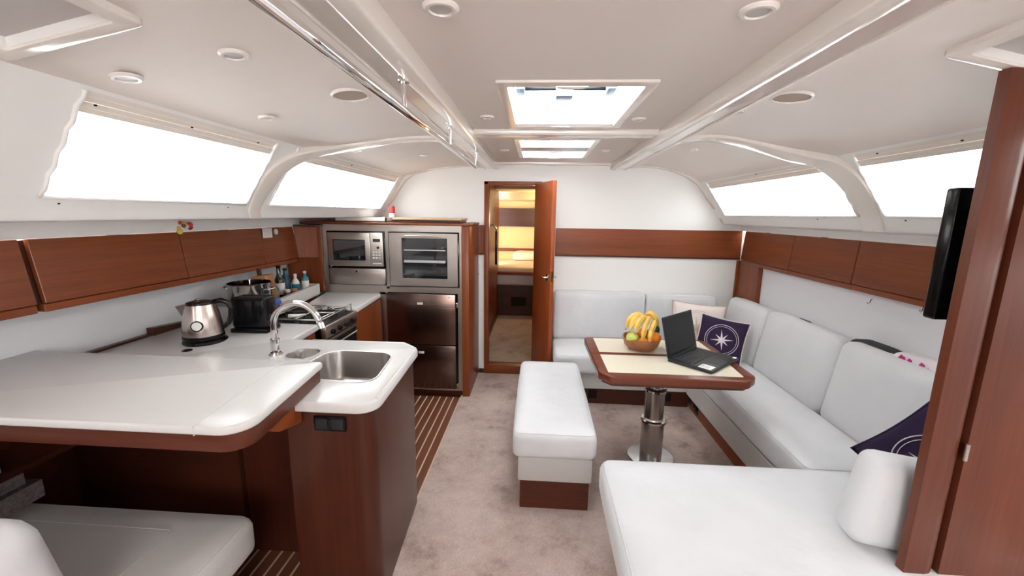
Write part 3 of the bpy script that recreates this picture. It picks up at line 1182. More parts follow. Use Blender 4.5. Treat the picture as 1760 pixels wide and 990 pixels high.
# wood cheeks beside the cabinets
cp = thing('angled_cheek', 'short angled mahogany panel linking the left upper cabinets to the steel tower', 'panel', (-1.8, 3.1, 0.95))
bm = bmn()
hexa(bm, [(-1.845, 3.04, 1.146), (-1.70, 3.140, 1.146), (-1.70, 3.16, 1.146), (-1.86, 3.06, 1.146),
          (-1.872, 3.04, 1.385), (-1.70, 3.140, 1.385), (-1.70, 3.16, 1.385), (-1.887, 3.06, 1.385)])
obj('upper_panel', bm, M['satin'], cp)
obj('edge_strip', B(-1.73, -1.70, 3.118, 3.145, 1.12, 1.385, 0.003), M['woodZ'], cp)
obj('lower_panel', B(-1.99, -1.705, 3.12, 3.145, 0.865, 1.14), M['woodZ'], cp)
obj('cap', B(-1.99, -1.69, 3.04, 3.147, 1.3855, 1.40, 0.003), M['darkwood'], cp)
pn = thing('corner_post', 'mahogany post panel in the far right corner below the cabinets', 'panel', (1.80, 3.5, 0.78))
obj('side_face', B(1.765, 1.80, 3.34, 3.675, 0.78, 1.13, 0.003), M['woodZ'], pn)
obj('front_face', B(1.745, 1.765, 3.655, 3.675, 0.78, 1.13, 0.003), M['woodZ'], pn)

# upholstered lining panel on the right side with its shelf
wl = thing('wall_lining', 'padded white quilted panel above the long settee back', 'panel', (1.86, 2.3, 0.70))
bm = B(1.80, XR, 1.16, 3.34, 0.79, 1.112, 0.004, 1)
obj('padded_panel', bm, M['lining'], wl)
obj('shelf', B(1.77, XR, 1.16, 3.65, 0.745, 0.785, 0.006), M['fabric2'], wl)
for (y, z, s) in ((2.253, 1.075, 0.7), (1.955, 1.115, 1.3)):
    hk = bmn()
    tube(hk, [(1.80, y, z + 0.012 * s), (1.79, y, z), (1.785, y - 0.004, z - 0.02 * s), (1.775, y - 0.006, z - 0.028 * s), (1.768, y - 0.006, z - 0.018 * s)], 0.003, 6)
    h = obj('coat_hook', hk, M['chrome'], None, True)
    tag(h, 'small metal hook on the white quilted panel' if s < 1 else 'larger metal hook under the right cabinets beside the television', 'hook')

# things lying on the shelf behind the settee
bg1 = cushion('black_bag', 1.70, 1.80, 2.66, 2.80, 0.785, 0.83, M['matblack'], 'small black pouch peeping over the far settee back', r=0.015, piping=False, cat='bag')
bg2 = cushion('black_bag', 1.70, 1.80, 1.98, 2.24, 0.785, 0.862, M['matblack'], 'long black bag on the shelf behind the near settee back', r=0.02, piping=False, cat='bag')
sc = cushion('floral_scarf', 1.69, 1.80, 1.60, 1.97, 0.785, 0.885, M['floral'], 'pale scarf with magenta flowers on the shelf behind the settee', r=0.03, piping=False, wob=0.006, cat='scarf')
for (y, z, r_) in ((1.90, 0.868, 0.019), (1.86, 0.872, 0.012), (1.80, 0.872, 0.014), (1.77, 0.865, 0.008), (1.72, 0.868, 0.012), (1.885, 0.850, 0.010)):
    bm = bmn()
    for k in range(5):
        a = 2 * pi * k / 5
        lathe(bm, [(0, -0.001), (r_ * 0.55, 0), (0, 0.002)], (1.689, y + r_ * 0.55 * cos(a), z + r_ * 0.55 * sin(a)), 8, rot('Y', -90))
    obj('printed_flower', bm, M['petalpink'], sc)

# ============================================================ SETTEE
sb = thing('settee_plinth', 'white and dark wood plinth along the forward bulkhead under the settee', 'sofa', (1.4, 2.4, 0))
obj('kick_board', B(0.20, 1.23, 3.125, 3.15, 0.0, 0.135), M['darkwood'], sb)
sb2 = thing('settee_plinth', 'white and mahogany plinth under the long right settee run', 'sofa', (1.5, 2.2, 0))
obj('kick_board', B(1.24, 1.265, 1.685, 3.09, 0.0, 0.125), M['woodY'], sb2)
bm = bmn()
box(bm, 0.17, 1.76, 3.10, 3.68, 0.135, 0.275, 0.004, 1)
obj('valance', bm, M['fabric2'], sb)
obj('valance', B(1.20, 1.76, 1.685, 3.098, 0.125, 0.275, 0.004, 1), M['fabric2'], sb2)
kl = thing('side_locker', 'low white locker behind the long settee, topped by the shelf', 'locker', (1.86, 2.4, 0))
obj('box', B(1.775, XR - 0.002, 1.22, 3.68, 0.001, 0.744), M['fabric2'], kl)
for (x, y, a) in ((0.475, 3.124, 90), (1.06, 3.124, 90)):
    bm = disc((x, y, 0.078), 0.026, 0.012, 20, 0.003, rot('X', 90))
    box(bm, x - 0.033, x + 0.033, y - 0.006, y, 0.045, 0.111, 0.002, 1)
    obj('socket', bm, M['black'], sb, 40)
bm = disc((1.239, 2.98, 0.064), 0.026, 0.012, 20, 0.003, rot('Y', -90))
box(bm, 1.233, 1.24, 2.94, 3.02, 0.022, 0.102, 0.002, 1)
obj('socket', bm, M['black'], sb2, 40)

cushion('seat_cushion', 0.155, 1.19, 3.04, 3.50, 0.277, 0.43, M['fabric'], 'white seat cushion along the forward bulkhead, behind the table', 'settee seat cushions', seed=1)
cushion('seat_cushion', 1.195, 1.60, 1.685, 3.50, 0.277, 0.43, M['fabric'], 'long white seat cushion on the right, running toward the corner', 'settee seat cushions', seed=2)
cushion('back_cushion', 0.155, 0.952, 3.51, 3.665, 0.40, 0.835, M['fabric'], 'white back cushion on the bulkhead beside the open door', 'settee back cushions', r=0.035, puff=(0.004, 0.012, 0.004), seed=3, mt=rot('X', -4))
cushion('back_cushion', 0.957, 1.555, 3.51, 3.665, 0.40, 0.825, M['fabric'], 'white back cushion on the bulkhead behind the laptop', 'settee back cushions', r=0.035, puff=(0.004, 0.012, 0.004), seed=4, mt=rot('X', -4))
ry = rot('Y', 9)
cushion('back_cushion', 1.60, 1.75, 2.945, 3.50, 0.395, 0.84, M['fabric'], 'white corner back cushion behind the two scatter cushions', 'settee back cushions', r=0.045, puff=(0.015, 0.004, 0.004), seed=5, mt=ry, piping=False)
cushion('back_cushion', 1.60, 1.75, 2.225, 2.94, 0.395, 0.855, M['fabric'], 'middle white back cushion of the long right settee', 'settee back cushions', r=0.055, puff=(0.018, 0.004, 0.004), seed=6, mt=ry, piping=False)
cushion('back_cushion', 1.60, 1.75, 1.42, 2.22, 0.395, 0.865, M['fabric'], 'nearest white back cushion of the long settee, ending at the wood post', 'settee back cushions', r=0.055, puff=(0.018, 0.004, 0.004), seed=7, mt=ry, piping=False)

# chaise end toward the camera
cb = thing('chaise_plinth', 'wooden base under the wide white chaise in the right foreground', 'sofa', (0.9, 1.1, 0))
obj('plinth', B(0.375, 1.19, 0.40, 1.58, 0.0, 0.13), M['woodY'], cb)
obj('box_frame', B(0.355, 1.195, 0.38, 1.60, 0.13, 0.275, 0.004, 1), M['woodY'], cb)
cushion('chaise_cushion', 0.298, 1.60, 0.36, 1.68, 0.277, 0.445, M['fabric'], 'wide white chaise cushion filling the right foreground', 'settee seat cushions', r=0.045, puff=(0.006, 0.006, 0.012), wob=0.002, seed=8)
# bolster leaning against the locker
cushion('bolster_cushion', 1.045, 1.36, 1.185, 1.305, 0.447, 0.752, M['fabric'], 'white upright bolster on the chaise behind the wood locker post', r=0.045, puff=(0.004, 0.010, 0.0), wob=0.003, seed=9, piping=False, mt=rot('Z', -5) @ rot('Y', 8))


# ---- scatter cushions
def pillow_h(u, v, H):
    a = max(0.0, 1 - abs(u) ** 2.6)
    b = max(0.0, 1 - abs(v) ** 2.6)
    return H * (a * b) ** 0.42


def pillow(name, w, h, H, mt, m, label, group, pipe, emb=None):
    """square cushion in its own plane: x right, y up, z out"""
    t = None
    bm = bmn()
    n = 22
    front, back = [], []
    for j in range(n + 1):
        rf, rb = [], []
        for i in range(n + 1):
            u, v = -1 + 2 * i / n, -1 + 2 * j / n
            pin = 1 - 0.07 * (1 - abs(u) ** 2) * abs(v) ** 6
            pin2 = 1 - 0.07 * (1 - abs(v) ** 2) * abs(u) ** 6
            x, y = u * w / 2 * pin2, v * h / 2 * pin
            z = pillow_h(u, v, H)
            edge = i in (0, n) or j in (0, n)
            vf = bm.verts.new((x, y, z))
            rf.append(vf)
            rb.append(vf if edge else bm.verts.new((x, y, -z)))
        front.append(rf)
        back.append(rb)
    for g, fl in ((front, False), (back, True)):
        for j in range(n):
            for i in range(n):
                q = [g[j][i], g[j][i + 1], g[j + 1][i + 1], g[j + 1][i]]
                bm.faces.new(q[::-1] if fl else q)
    bm.transform(mt)
    o = obj(name, bm, m, None, True, loc=mt.translation)
    tag(o, label, 'cushion', group)
    bm = bmn()
    pts = []
    for s in range(4):
        for i in range(12):
            u = -1 + 2 * i / 12
            a = 1 - 0.07 * (1 - u * u)
            p = [(u * w / 2, -h / 2 * a), (w / 2 * a, u * h / 2), (-u * w / 2, h / 2 * a), (-w / 2 * a, -u * h / 2)][s]
            pts.append((p[0], p[1], 0))
    tube(bm, pts, 0.0045, 6, closed=True)
    bm.transform(mt)
    obj('piping', bm, pipe, o, True)
    if emb:
        def on(x, y, off=0.0015):
            return Vector((x, y, pillow_h(2 * x / w, 2 * y / h, H) + off))
        R = w * 0.34
        bm = bmn()
        for rr, tt in ((R, 0.0022), (R * 0.88, 0.0014)):
            tube(bm, [on(rr * cos(2 * pi * k / 48), rr * sin(2 * pi * k / 48)) for k in range(48)], tt, 5, closed=True)
        bm.transform(mt)
        obj('embroidered_ring', bm, emb, o, True)
        bm = bmn()
        c = bm.verts.new(on(0, 0, 0.004))
        ring = []
        for k in range(16):
            r_ = (R * 0.70 if k % 4 == 0 else R * 0.52) if k % 2 == 0 else R * 0.16
            ring.append(bm.verts.new(on(r_ * cos(pi * k / 8 + 0.2), r_ * sin(pi * k / 8 + 0.2), 0.002)))
        for k in range(16):
            bm.faces.new((c, ring[k], ring[(k + 1) % 16]))
        bm.transform(mt)
        obj('compass_star', bm, emb, o)
    return o


def frame_mt(c, xdir, up):
    x = Vector(xdir).normalized()
    z = x.cross(Vector(up)).normalized()
    y = z.cross(x)
    m = Matrix((x, y, z)).transposed().to_4x4()
    m.translation = Vector(c)
    return m


pillow('scatter_cushion', 0.40, 0.40, 0.06, frame_mt((1.285, 3.24, 0.625), (1, -0.30, -0.05), (0.05, 0.30, 1)), M['linen'],
       'cream scatter cushion with a pale embroidered star behind the navy one', 'scatter cushions', M['beige'], M['beige'])
pillow('scatter_cushion', 0.325, 0.325, 0.055, frame_mt((1.365, 2.98, 0.610), (1, -0.36, -0.16), (0.05, 0.26, 1)), M['navy'],
       'navy scatter cushion with a whole silver compass star behind the laptop', 'scatter cushions', M['linen'], M['emb'])
pillow('scatter_cushion', 0.35, 0.35, 0.05, frame_mt((1.50, 1.47, 0.60), (0.5, -0.4, 0.9), (-0.3, 0.5, 1)), M['navy'],
       'navy scatter cushion half hidden behind the white bolster', 'scatter cushions', M['navy'], M['emb'])

# ============================================================ BENCH
bn = thing('bench', 'white upholstered bench on a wooden foot beside the table', 'bench', (0.11, 2.35, 0))
obj('foot', B(-0.06, 0.292, 1.885, 2.82, 0.0, 0.165, 0.003), M['lowwood_shaded'], bn)
obj('upholstered_box', B(-0.072, 0.302, 1.868, 2.845, 0.165, 0.298, 0.008), M['fabric2'], bn, 40)
cushion('cushion', -0.100, 0.318, 1.845, 2.865, 0.298, 0.445, M['fabric'], '', r=0.035, puff=(0.004, 0.004, 0.01), wob=0.0015, seed=11, parent=bn)

# ============================================================ TABLE
tb = thing('saloon_table', 'saloon table with mahogany rim and cream inlays on a chrome pillar', 'table', (0.745, 2.38, 0))
outl = round_poly([(0.325, 2.66), (0.335, 2.045), (0.385, 1.975), (1.065, 1.975), (1.135, 2.045), (1.115, 2.66)], [0.04, 0.02, 0.03, 0.05, 0.05, 0.04], 5)
obj('tabletop', slab(outl, 0.655, 0.70, 0.008), M['tablewood'], tb, 40)
obj('under_leaf', slab(offset(outl if poly_area(outl) > 0 else outl[::-1], 0.022), 0.640, 0.6545, 0.002), M['darkwood'], tb)
obj('inlay', slab(round_poly([(0.384, 2.352), (1.072, 2.352), (1.063, 2.63), (0.384, 2.63)], 0.004, 2), 0.698, 0.7012, 0.0), M['cream'], tb)
obj('inlay', slab(round_poly([(0.384, 2.03), (1.065, 2.03), (1.078, 2.305), (0.382, 2.305)], 0.004, 2), 0.698, 0.7012, 0.0), M['cream'], tb)
obj('fold_seam', B(0.335, 1.118, 2.3275, 2.3295, 0.695, 0.7008), M['darkwood'], tb)
obj('pillar_base', lathe(bmn(), [(0, 0), (0.143, 0), (0.143, 0.006), (0.138, 0.012), (0.02, 0.016), (0, 0.016)], (0.745, 2.40, 0.0), 48), M['chrome'], tb, 40)
p = obj('lower_pillar', lathe(bmn(), [(0, 0), (0.067, 0), (0.067, 0.235), (0, 0.235)], (0.745, 2.40, 0.014), 40), M['polesteel'], tb, 40)
obj('collar', lathe(bmn(), [(0, 0), (0.070, 0), (0.077, 0.006), (0.077, 0.018), (0.069, 0.026), (0, 0.026)], (0.745, 2.40, 0.245), 40), M['chrome'], tb, 40)
obj('middle_pillar', lathe(bmn(), [(0, 0), (0.058, 0), (0.058, 0.185), (0, 0.185)], (0.745, 2.40, 0.268), 40), M['polesteel'], tb, 40)
obj('collar', lathe(bmn(), [(0, 0), (0.060, 0), (0.067, 0.006), (0.067, 0.018), (0.055, 0.026), (0, 0.026)], (0.745, 2.40, 0.445), 40), M['chrome'], tb, 40)
obj('upper_pillar', lathe(bmn(), [(0, 0), (0.046, 0), (0.046, 0.172), (0, 0.172)], (0.745, 2.40, 0.469), 40), M['polesteel'], tb, 40)
for k in range(3):
    a = radians(-150 + 60 * k)
    obj('clamp_screw', disc((0.745 + 0.058 * cos(a), 2.40 + 0.058 * sin(a), 0.457), 0.006, 0.012, 10, 0.001, Matrix.Rotation(a, 4, 'Z') @ rot('Y', 90)), M['black'], tb, 40)

# ---- fruit bowl
BX, BY, BZ = 0.645, 2.43, 0.7012
bw = thing('fruit_bowl', 'turned wooden bowl full of fruit on the saloon table', 'bowl', (BX, BY, BZ))
bm = lathe(bmn(), [(0, 0.0), (0.055, 0.0), (0.078, 0.010), (0.100, 0.036), (0.110, 0.066), (0.112, 0.076), (0.106, 0.077), (0.098, 0.045), (0.074, 0.018), (0, 0.012)], (BX, BY, BZ), 40)
for v in bm.verts:
    d = Vector((v.co.x - BX, v.co.y - BY))
    if d.length > 0.09:
        a = math.atan2(d.y, d.x)
        v.co.z += 0.006 * sin(3 * a + 0.5)
obj('shell', bm, M['bowl'], bw, 50)


def fruit(name, c, r, m, label, group=None, squash=0.92, stem=None):
    prof = []
    for k in range(17):
        t = -pi / 2 + pi * k / 16
        rr = cos(t) * r
        z = sin(t) * r * squash
        if stem == 'apple':
            z -= 0.12 * r * math.exp(-(rr / (0.35 * r)) ** 2) * (1 if t > 0 else -0.6)
        prof.append((max(rr, 0.0) if 0 < k < 16 else 0, z))
    bm = lathe(bmn(), prof, c, 24, rot('X', -25) @ rot('Y', 12))
    o = obj(name, bm, m, None, True)
    tag(o, label, name, group)
    return o


a1 = fruit('apple', (BX - 0.064, BY - 0.045, BZ + 0.083), 0.037, M['apple'], 'yellow green apple at the left front of the fruit bowl', stem='apple')
bm = bmn()
tube(bm, [(BX - 0.060, BY - 0.056, BZ + 0.113), (BX - 0.058, BY - 0.064, BZ + 0.127)], 0.0018, 6)
obj('stem', bm, M['stem'], a1, True)
for (dx, dy, dz, r, lab) in ((-0.006, -0.072, 0.066, 0.031, 'small orange low at the front rim of the bowl'),
                             (0.068, -0.042, 0.084, 0.037, 'large orange at the right side of the bowl'),
                             (0.030, 0.055, 0.085, 0.036, 'orange half hidden behind the bananas'),):
    o = fruit('orange', (BX + dx, BY + dy, BZ + dz), r, M['orange'], lab, 'oranges in the bowl', 0.96)
    if lab.startswith('orange half'):
        pass
fruit('avocado', (BX + 0.082, BY + 0.022, BZ + 0.115), 0.030, M['green'], 'dark green fruit behind the large orange', squash=1.25)
bb = thing('banana_bunch', 'bunch of ripe bananas heaped over the fruit bowl', 'bananas', (BX - 0.005, BY + 0.01, BZ + 0.10))


def banana(pts, r=0.0175):
    P = [Vector(p) for p in pts]
    q = []
    n = 14
    for i in range(n + 1):
        t = i / n
        a = P[0] * (1 - t) ** 3 + 3 * P[1] * t * (1 - t) ** 2 + 3 * P[2] * t * t * (1 - t) + P[3] * t ** 3
        q.append(a)
    rad = []
    for i in range(n + 1):
        t = i / n
        rad.append(r * min(1.0, 0.30 + 2.2 * t ** 0.8 if t < 0.4 else 1.0, 0.25 + 3.6 * (1 - t)))
    bm = bmn()
    tube(bm, q, rad, 6)
    tp = bmn()
    tube(tp, [q[-1], q[-1] + (q[-1] - q[-2]).normalized() * 0.007], [r * 0.26, r * 0.16], 6)
    st = bmn()
    tube(st, [q[0] - (q[1] - q[0]).normalized() * 0.012, q[0]], [r * 0.24, r * 0.30], 6)
    return bm, tp, st


o_ = Vector((BX, BY, BZ))
crown = (0.018, 0.030, 0.205)
for pts in (
    [(0.03, 0.02, 0.165), (-0.01, 0.02, 0.235), (-0.075, 0.00, 0.225), (-0.105, -0.035, 0.135)],
    [(0.03, 0.01, 0.170), (-0.01, -0.01, 0.235), (-0.060, -0.03, 0.215), (-0.088, -0.060, 0.125)],
    [(0.035, 0.005, 0.180), (0.00, -0.03, 0.225), (-0.045, -0.06, 0.195), (-0.058, -0.078, 0.118)],
    [(0.045, 0.01, 0.185), (0.030, -0.035, 0.215), (-0.018, -0.080, 0.165), (-0.016, -0.094, 0.070)],
    [(0.075, 0.020, 0.165), (0.070, -0.035, 0.195), (0.022, -0.088, 0.150), (0.022, -0.098, 0.058)],
    [(0.02, 0.035, 0.195), (0.045, 0.01, 0.245), (0.075, 0.00, 0.215), (0.090, -0.010, 0.150)],
):
    a, b, c = banana([o_ + Vector(p) for p in pts])
    ob = obj('banana', a, M['banana'], bb, 50)
    obj('tip', b, M['stem'], ob)
    obj('stalk', c, M['green'], ob)

# ---- laptop
LT = Matrix.Translation((0.741, 2.219, 0.7012)) @ Matrix.Rotation(math.atan2(-0.177, 0.169), 4, 'Z')
lp = thing('laptop', 'open black laptop with an unlit screen on the saloon table', 'laptop', (0.741, 2.219, 0.7012))
ob = obj('base', B(0.0, 0.245, 0.0, 0.335, 0.003, 0.019, 0.004, 2, LT), M['charcoal'], lp, 40)
obj('keyboard_well', B(0.028, 0.135, 0.020, 0.315, 0.0188, 0.0195, 0, 1, LT), M['matblack'], lp)
bm = bmn()
for i in range(5):
    for j in range(15):
        box(bm, 0.031 + i * 0.0206, 0.031 + i * 0.0206 + 0.0175, 0.022 + j * 0.0195, 0.022 + j * 0.0195 + 0.0165, 0.0195, 0.0215, 0, 1, LT)
k_ = obj('keys', bm, M['keys'], lp)
k_['kind'] = 'stuff'
obj('touchpad', B(0.150, 0.225, 0.115, 0.225, 0.0188, 0.0196, 0, 1, LT), M['keys'], lp)
o = obj('sticker', B(0.165, 0.232, 0.012, 0.075, 0.0188, 0.0197, 0, 1, LT), M['paper'], lp)
o['label'] = 'pale printed sticker on the palm rest'
bm = bmn()
for (a, b, c, d) in ((0.172, 0.178, 0.02, 0.066), (0.186, 0.190, 0.02, 0.058), (0.197, 0.201, 0.02, 0.066), (0.208, 0.212, 0.02, 0.052)):
    box(bm, a, b, c, d, 0.0196, 0.0199, 0, 1, LT)
obj('sticker_print', bm, M['newsprint'], o)
o = obj('sticker', B(0.222, 0.240, 0.300, 0.325, 0.0188, 0.0196, 0, 1, LT), M['paper'], lp)
LD = LT @ Matrix.Translation((0.006, 0, 0.018)) @ rot('Y', -14)
lid = obj('lid', B(-0.010, 0.0, 0.002, 0.333, 0.0, 0.232, 0.004, 2, LD), M['charcoal'], lp, 40)
obj('screen', B(-0.0005, 0.0008, 0.012, 0.323, 0.022, 0.222, 0, 1, LD), M['screen'], lid)
obj('hinge', B(-0.008, 0.006, 0.04, 0.295, -0.006, 0.006, 0.002, 1, LD), M['matblack'], lp)

# ============================================================ GALLEY COUNTERS
ZK = 0.86
ct = thing('galley_worktop', 'white galley worktop with two inset steel basins', 'worktop', (-1.3, 1.9, 0.80))
sink_in = round_poly([(-0.985, 1.455), (-0.615, 1.425), (-0.650, 1.765), (-0.955, 1.775)], [0.05, 0.06, 0.08, 0.08], 6)
cup_in = round_poly([(-1.12, 1.665), (-1.000, 1.655), (-0.990, 1.765), (-1.105, 1.775)], 0.04, 6)
outer = [(-0.775, 1.250), (-0.535, 1.250), (-0.560, 1.84), (-0.645, 1.925), (-1.235, 1.925), (-1.255, 2.205), (XL + 0.002, 2.205), (XL + 0.002, 1.30), (-0.95, 1.25)]
outl = round_poly(outer, [0, 0.07, 0.03, 0.03, 0.01, 0, 0, 0, 0], 6)
obj('main_slab', slab(outl, ZK - 0.038, ZK, 0.010, [sink_in, cup_in], rb=0.006), M['counter'], ct, 40)
# raised drip rim along the far and outer edge
bm = bmn()
o2 = round_poly([(-0.548, 1.30), (-0.5685, 1.835), (-0.650, 1.913), (-1.12, 1.913)], [0, 0.03, 0.03, 0], 4)
tube(bm, [(p.x, p.y, ZK - 0.001) for p in o2], 0.006, 8)
obj('drip_rim', bm, M['counter'], ct, True)


def basin(outline, depth, name, shrink=0.02):
    bm = bmn()
    if poly_area(outline) < 0:
        outline = outline[::-1]
    prof = [(-0.008, 0.0015), (-0.004, 0.0025), (0.001, 0.001), (0.003, -0.01), (shrink * 0.6, -depth * 0.8), (shrink, -depth * 0.93), (shrink * 2.2, -depth)]
    rings = [[bm.verts.new((p.x, p.y, ZK + z)) for p in offset(outline, d)] for d, z in prof]
    n = len(outline)
    for a, b in zip(rings, rings[1:]):
        for k in range(n):
            bm.faces.new((a[k], a[(k + 1) % n], b[(k + 1) % n], b[k]))
    bm.faces.new(rings[-1])
    c = sum((Vector(p) for p in outline), Vector((0, 0))) / n
    o = obj(name, bm, M['sinksteel'], ct, 60)
    obj('drain', lathe(bmn(), [(0, 0), (0.035, 0), (0.038, 0.003), (0.03, 0.004), (0.012, 0.002), (0, 0.002)], (c.x, c.y, ZK - depth + 0.0005), 20), M['chrome'], o, 40)
    return o


basin(sink_in, 0.15, 'basin')
basin(cup_in, 0.11, 'small_basin')
obj('waste_cap', disc((-1.60, 1.70, ZK), 0.021, 0.004, 20, 0.001), M['black'], ct, 40)
# slab between cooker and tower
c2 = thing('worktop_end', 'white worktop piece between the cooker and the steel tower', 'worktop', (-1.5, 2.9, 0.80))
outl = round_poly([(-1.215, 2.635), (-1.250, 3.142), (-1.70, 3.142), (-1.60, 2.635)], [0.02, 0, 0, 0], 4)
obj('slab', slab(outl, ZK - 0.036, ZK, 0.008), M['counter'], c2, 40)
# raised locker rim with the bottle shelf behind
fd = thing('bottle_bin', 'raised white fiddle with a shelf full of bottles behind the cooker', 'shelf', (-1.8, 2.7, ZK))
bm = bmn()
hexa(bm, [(-1.625, 2.21, ZK), (-1.60, 2.21, ZK), (-1.700, 3.03, ZK), (-1.725, 3.03, ZK),
          (-1.625, 2.21, ZK + 0.085), (-1.60, 2.21, ZK + 0.085), (-1.700, 3.03, ZK + 0.085), (-1.725, 3.03, ZK + 0.085)])
box(bm, -1.99, -1.70, 3.03, 3.05, ZK, ZK + 0.085)
box(bm, -1.99, -1.61, 2.19, 2.21, ZK, ZK + 0.085)
obj('fiddle', bm, M['counter'], fd)
obj('shelf_floor', slab([(-1.995, 2.21), (-1.626, 2.21), (-1.726, 3.03), (-1.995, 3.03)], ZK, ZK + 0.02), M['woodY'], fd)

# island and base cabinets
isl = thing('galley_island', 'dark mahogany sink island standing between galley and saloon', 'cabinet', (-0.9, 1.6, 0))
bm = bmn()
v = [(-0.875, 1.29), (-0.565, 1.29), (-0.600, 1.89), (-1.24, 1.89), (-1.24, 1.52), (-0.875, 1.52)]
v = round_poly(v, [0.0, 0.055, 0.01, 0, 0, 0], 5)
obj('body', slab(v, 0.001, ZK - 0.17, 0), M['islandwood_shaded'], isl, 40)
bm = bmn()
top = slab(v, ZK - 0.17, ZK - 0.038, 0, [round_poly([(-1.0, 1.43), (-0.60, 1.41), (-0.63, 1.80), (-0.975, 1.80)], 0.05, 3), offset(cup_in if poly_area(cup_in) > 0 else cup_in[::-1], -0.012)])
obj('top_frame', top, M['islandwood_shaded'], isl, 40)
lf = thing('left_base_unit', 'mahogany base cabinet under the worktop along the left side', 'cabinet', (-1.6, 1.9, 0))
obj('carcass', B(XL + 0.01, -1.285, 1.53, 2.185, 0.001, ZK - 0.16), M['woodZ'], lf)
obj('front_panel', B(-1.285, -1.268, 1.92, 2.19, 0.05, ZK - 0.04, 0.002), M['woodZ'], lf)
obj('back_panel', B(XL + 0.01, -1.245, 1.50, 1.525, 0.001, ZK - 0.04), M['darkwood'], lf)
eu = thing('end_base_unit', 'mahogany base cabinet between the cooker and the steel tower', 'cabinet', (-1.5, 2.9, 0))
obj('carcass', B(-1.9, -1.255, 2.655, 3.14, 0.001, ZK - 0.04), M['woodZ'], eu)
obj('door', B(-1.255, -1.240, 2.665, 3.12, 0.06, ZK - 0.045, 0.002), M['woodZ'], eu)
# sockets on the island
so = thing('power_outlet', 'double black power outlet on the dark end of the island', 'outlet', (-0.70, 1.288, 0.76))
obj('plate', B(-0.772, -0.655, 1.281, 1.2895, 0.738, 0.793, 0.003), M['black'], so, 40)
for x in (-0.742, -0.684):
    obj('module', B(x - 0.022, x + 0.022, 1.277, 1.2815, 0.745, 0.786, 0.002), M['charcoal'], so, 40)
    obj('socket_hole', disc((x, 1.2772, 0.7655), 0.014, 0.001, 16, 0, rot('X', 90)), M['matblack'], so)

# ---- wooden ledge against the left side
lg = thing('side_ledge', 'dark wood fiddle strip along the left side behind the worktop', 'trim', (-1.98, 1.8, ZK))
obj('strip', B(-1.995, -1.965, 1.44, 1.90, ZK, ZK + 0.012, 0.002), M['darkwood'], lg)
bm = bmn()
hexa(bm, [(-1.995, 1.90, ZK), (-1.955, 1.90, ZK), (-1.955, 2.10, ZK), (-1.995, 2.10, ZK), (-1.995, 1.90, ZK + 0.04), (-1.955, 1.90, ZK + 0.04), (-1.955, 2.12, ZK + 0.02), (-1.995, 2.12, ZK + 0.02)])
obj('raised_end', bm, M['darkwood'], lg)

# ---- bar top in front
br = thing('bar_counter', 'long white bar top with mahogany apron in the left foreground', 'worktop', (-1.4, 1.18, 0.86))
ZB = 0.94
outl = round_poly([(XL + 0.006, 0.932), (-0.752, 0.932), (-0.802, 1.425), (XL + 0.006, 1.435)], [0, 0.075, 0.012, 0], 8)
seam_x0, seam_x1 = -0.89, -0.95
obj('white_slab', slab(outl, ZB - 0.026, ZB, 0.008), M['counter'], br, 40)
obj('joint', hexa(bmn(), [(-0.8915, 0.9305, ZB - 0.026), (-0.8895, 0.9305, ZB - 0.026), (-0.9495, 1.43, ZB - 0.026), (-0.9515, 1.43, ZB - 0.026),
                          (-0.8915, 0.9305, ZB + 0.0006), (-0.8895, 0.9305, ZB + 0.0006), (-0.9495, 1.43, ZB + 0.0006), (-0.9515, 1.43, ZB + 0.0006)]), M['piping'], br)
ap = offset(outl if poly_area(outl) > 0 else outl[::-1], 0.010)
obj('apron', slab(ap, ZB - 0.078, ZB - 0.026, 0.003), M['lowwood_shaded'], br, 40)
bm = bmn()
hexa(bm, [(-0.84, 1.06, 0.8615), (-0.815, 1.06, 0.8615), (-0.815, 1.285, 0.8615), (-0.84, 1.285, 0.8615), (-0.84, 1.16, 0.800), (-0.815, 1.16, 0.800), (-0.815, 1.285, 0.765), (-0.84, 1.285, 0.765)])
obj('bracket', bm, M['woodY'], br)

# ---- seat below the bar, left foreground
nb = thing('bench_plinth', 'dark wooden box under the grey seat below the bar', 'seat', (-1.5, 0.9, 0))
obj('box', B(XL + 0.01, -1.05, 0.20, 1.20, 0.001, 0.275), M['darkwood'], nb)
bsc = cushion('bar_seat_cushion', XL + 0.02, -0.985, 0.15, 1.245, 0.277, 0.43, M['fabric2'], 'grey white seat cushion below the bar in the left foreground', r=0.045, puff=(0.006, 0.006, 0.01), wob=0.002, seed=21)
bm = bmn()
zt_ = 0.4395
tube(bm, [(-1.93, 1.13, zt_), (-1.60, 1.13, zt_ + 0.001), (-1.21, 1.13, zt_), (-1.20, 1.12, zt_), (-1.20, 0.80, zt_), (-1.20, 0.30, zt_)], 0.002, 6)
obj('seam', bm, M['piping'], bsc, True)
cushion('bar_seat_bolster', XL + 0.05, -1.125, 0.66, 0.80, 0.43, 0.805, M['fabric'], 'white backrest cushion cut by the bottom left picture corner', r=0.06, puff=(0.01, 0.015, 0.004), seed=22, piping=False, mt=rot('X', 10))
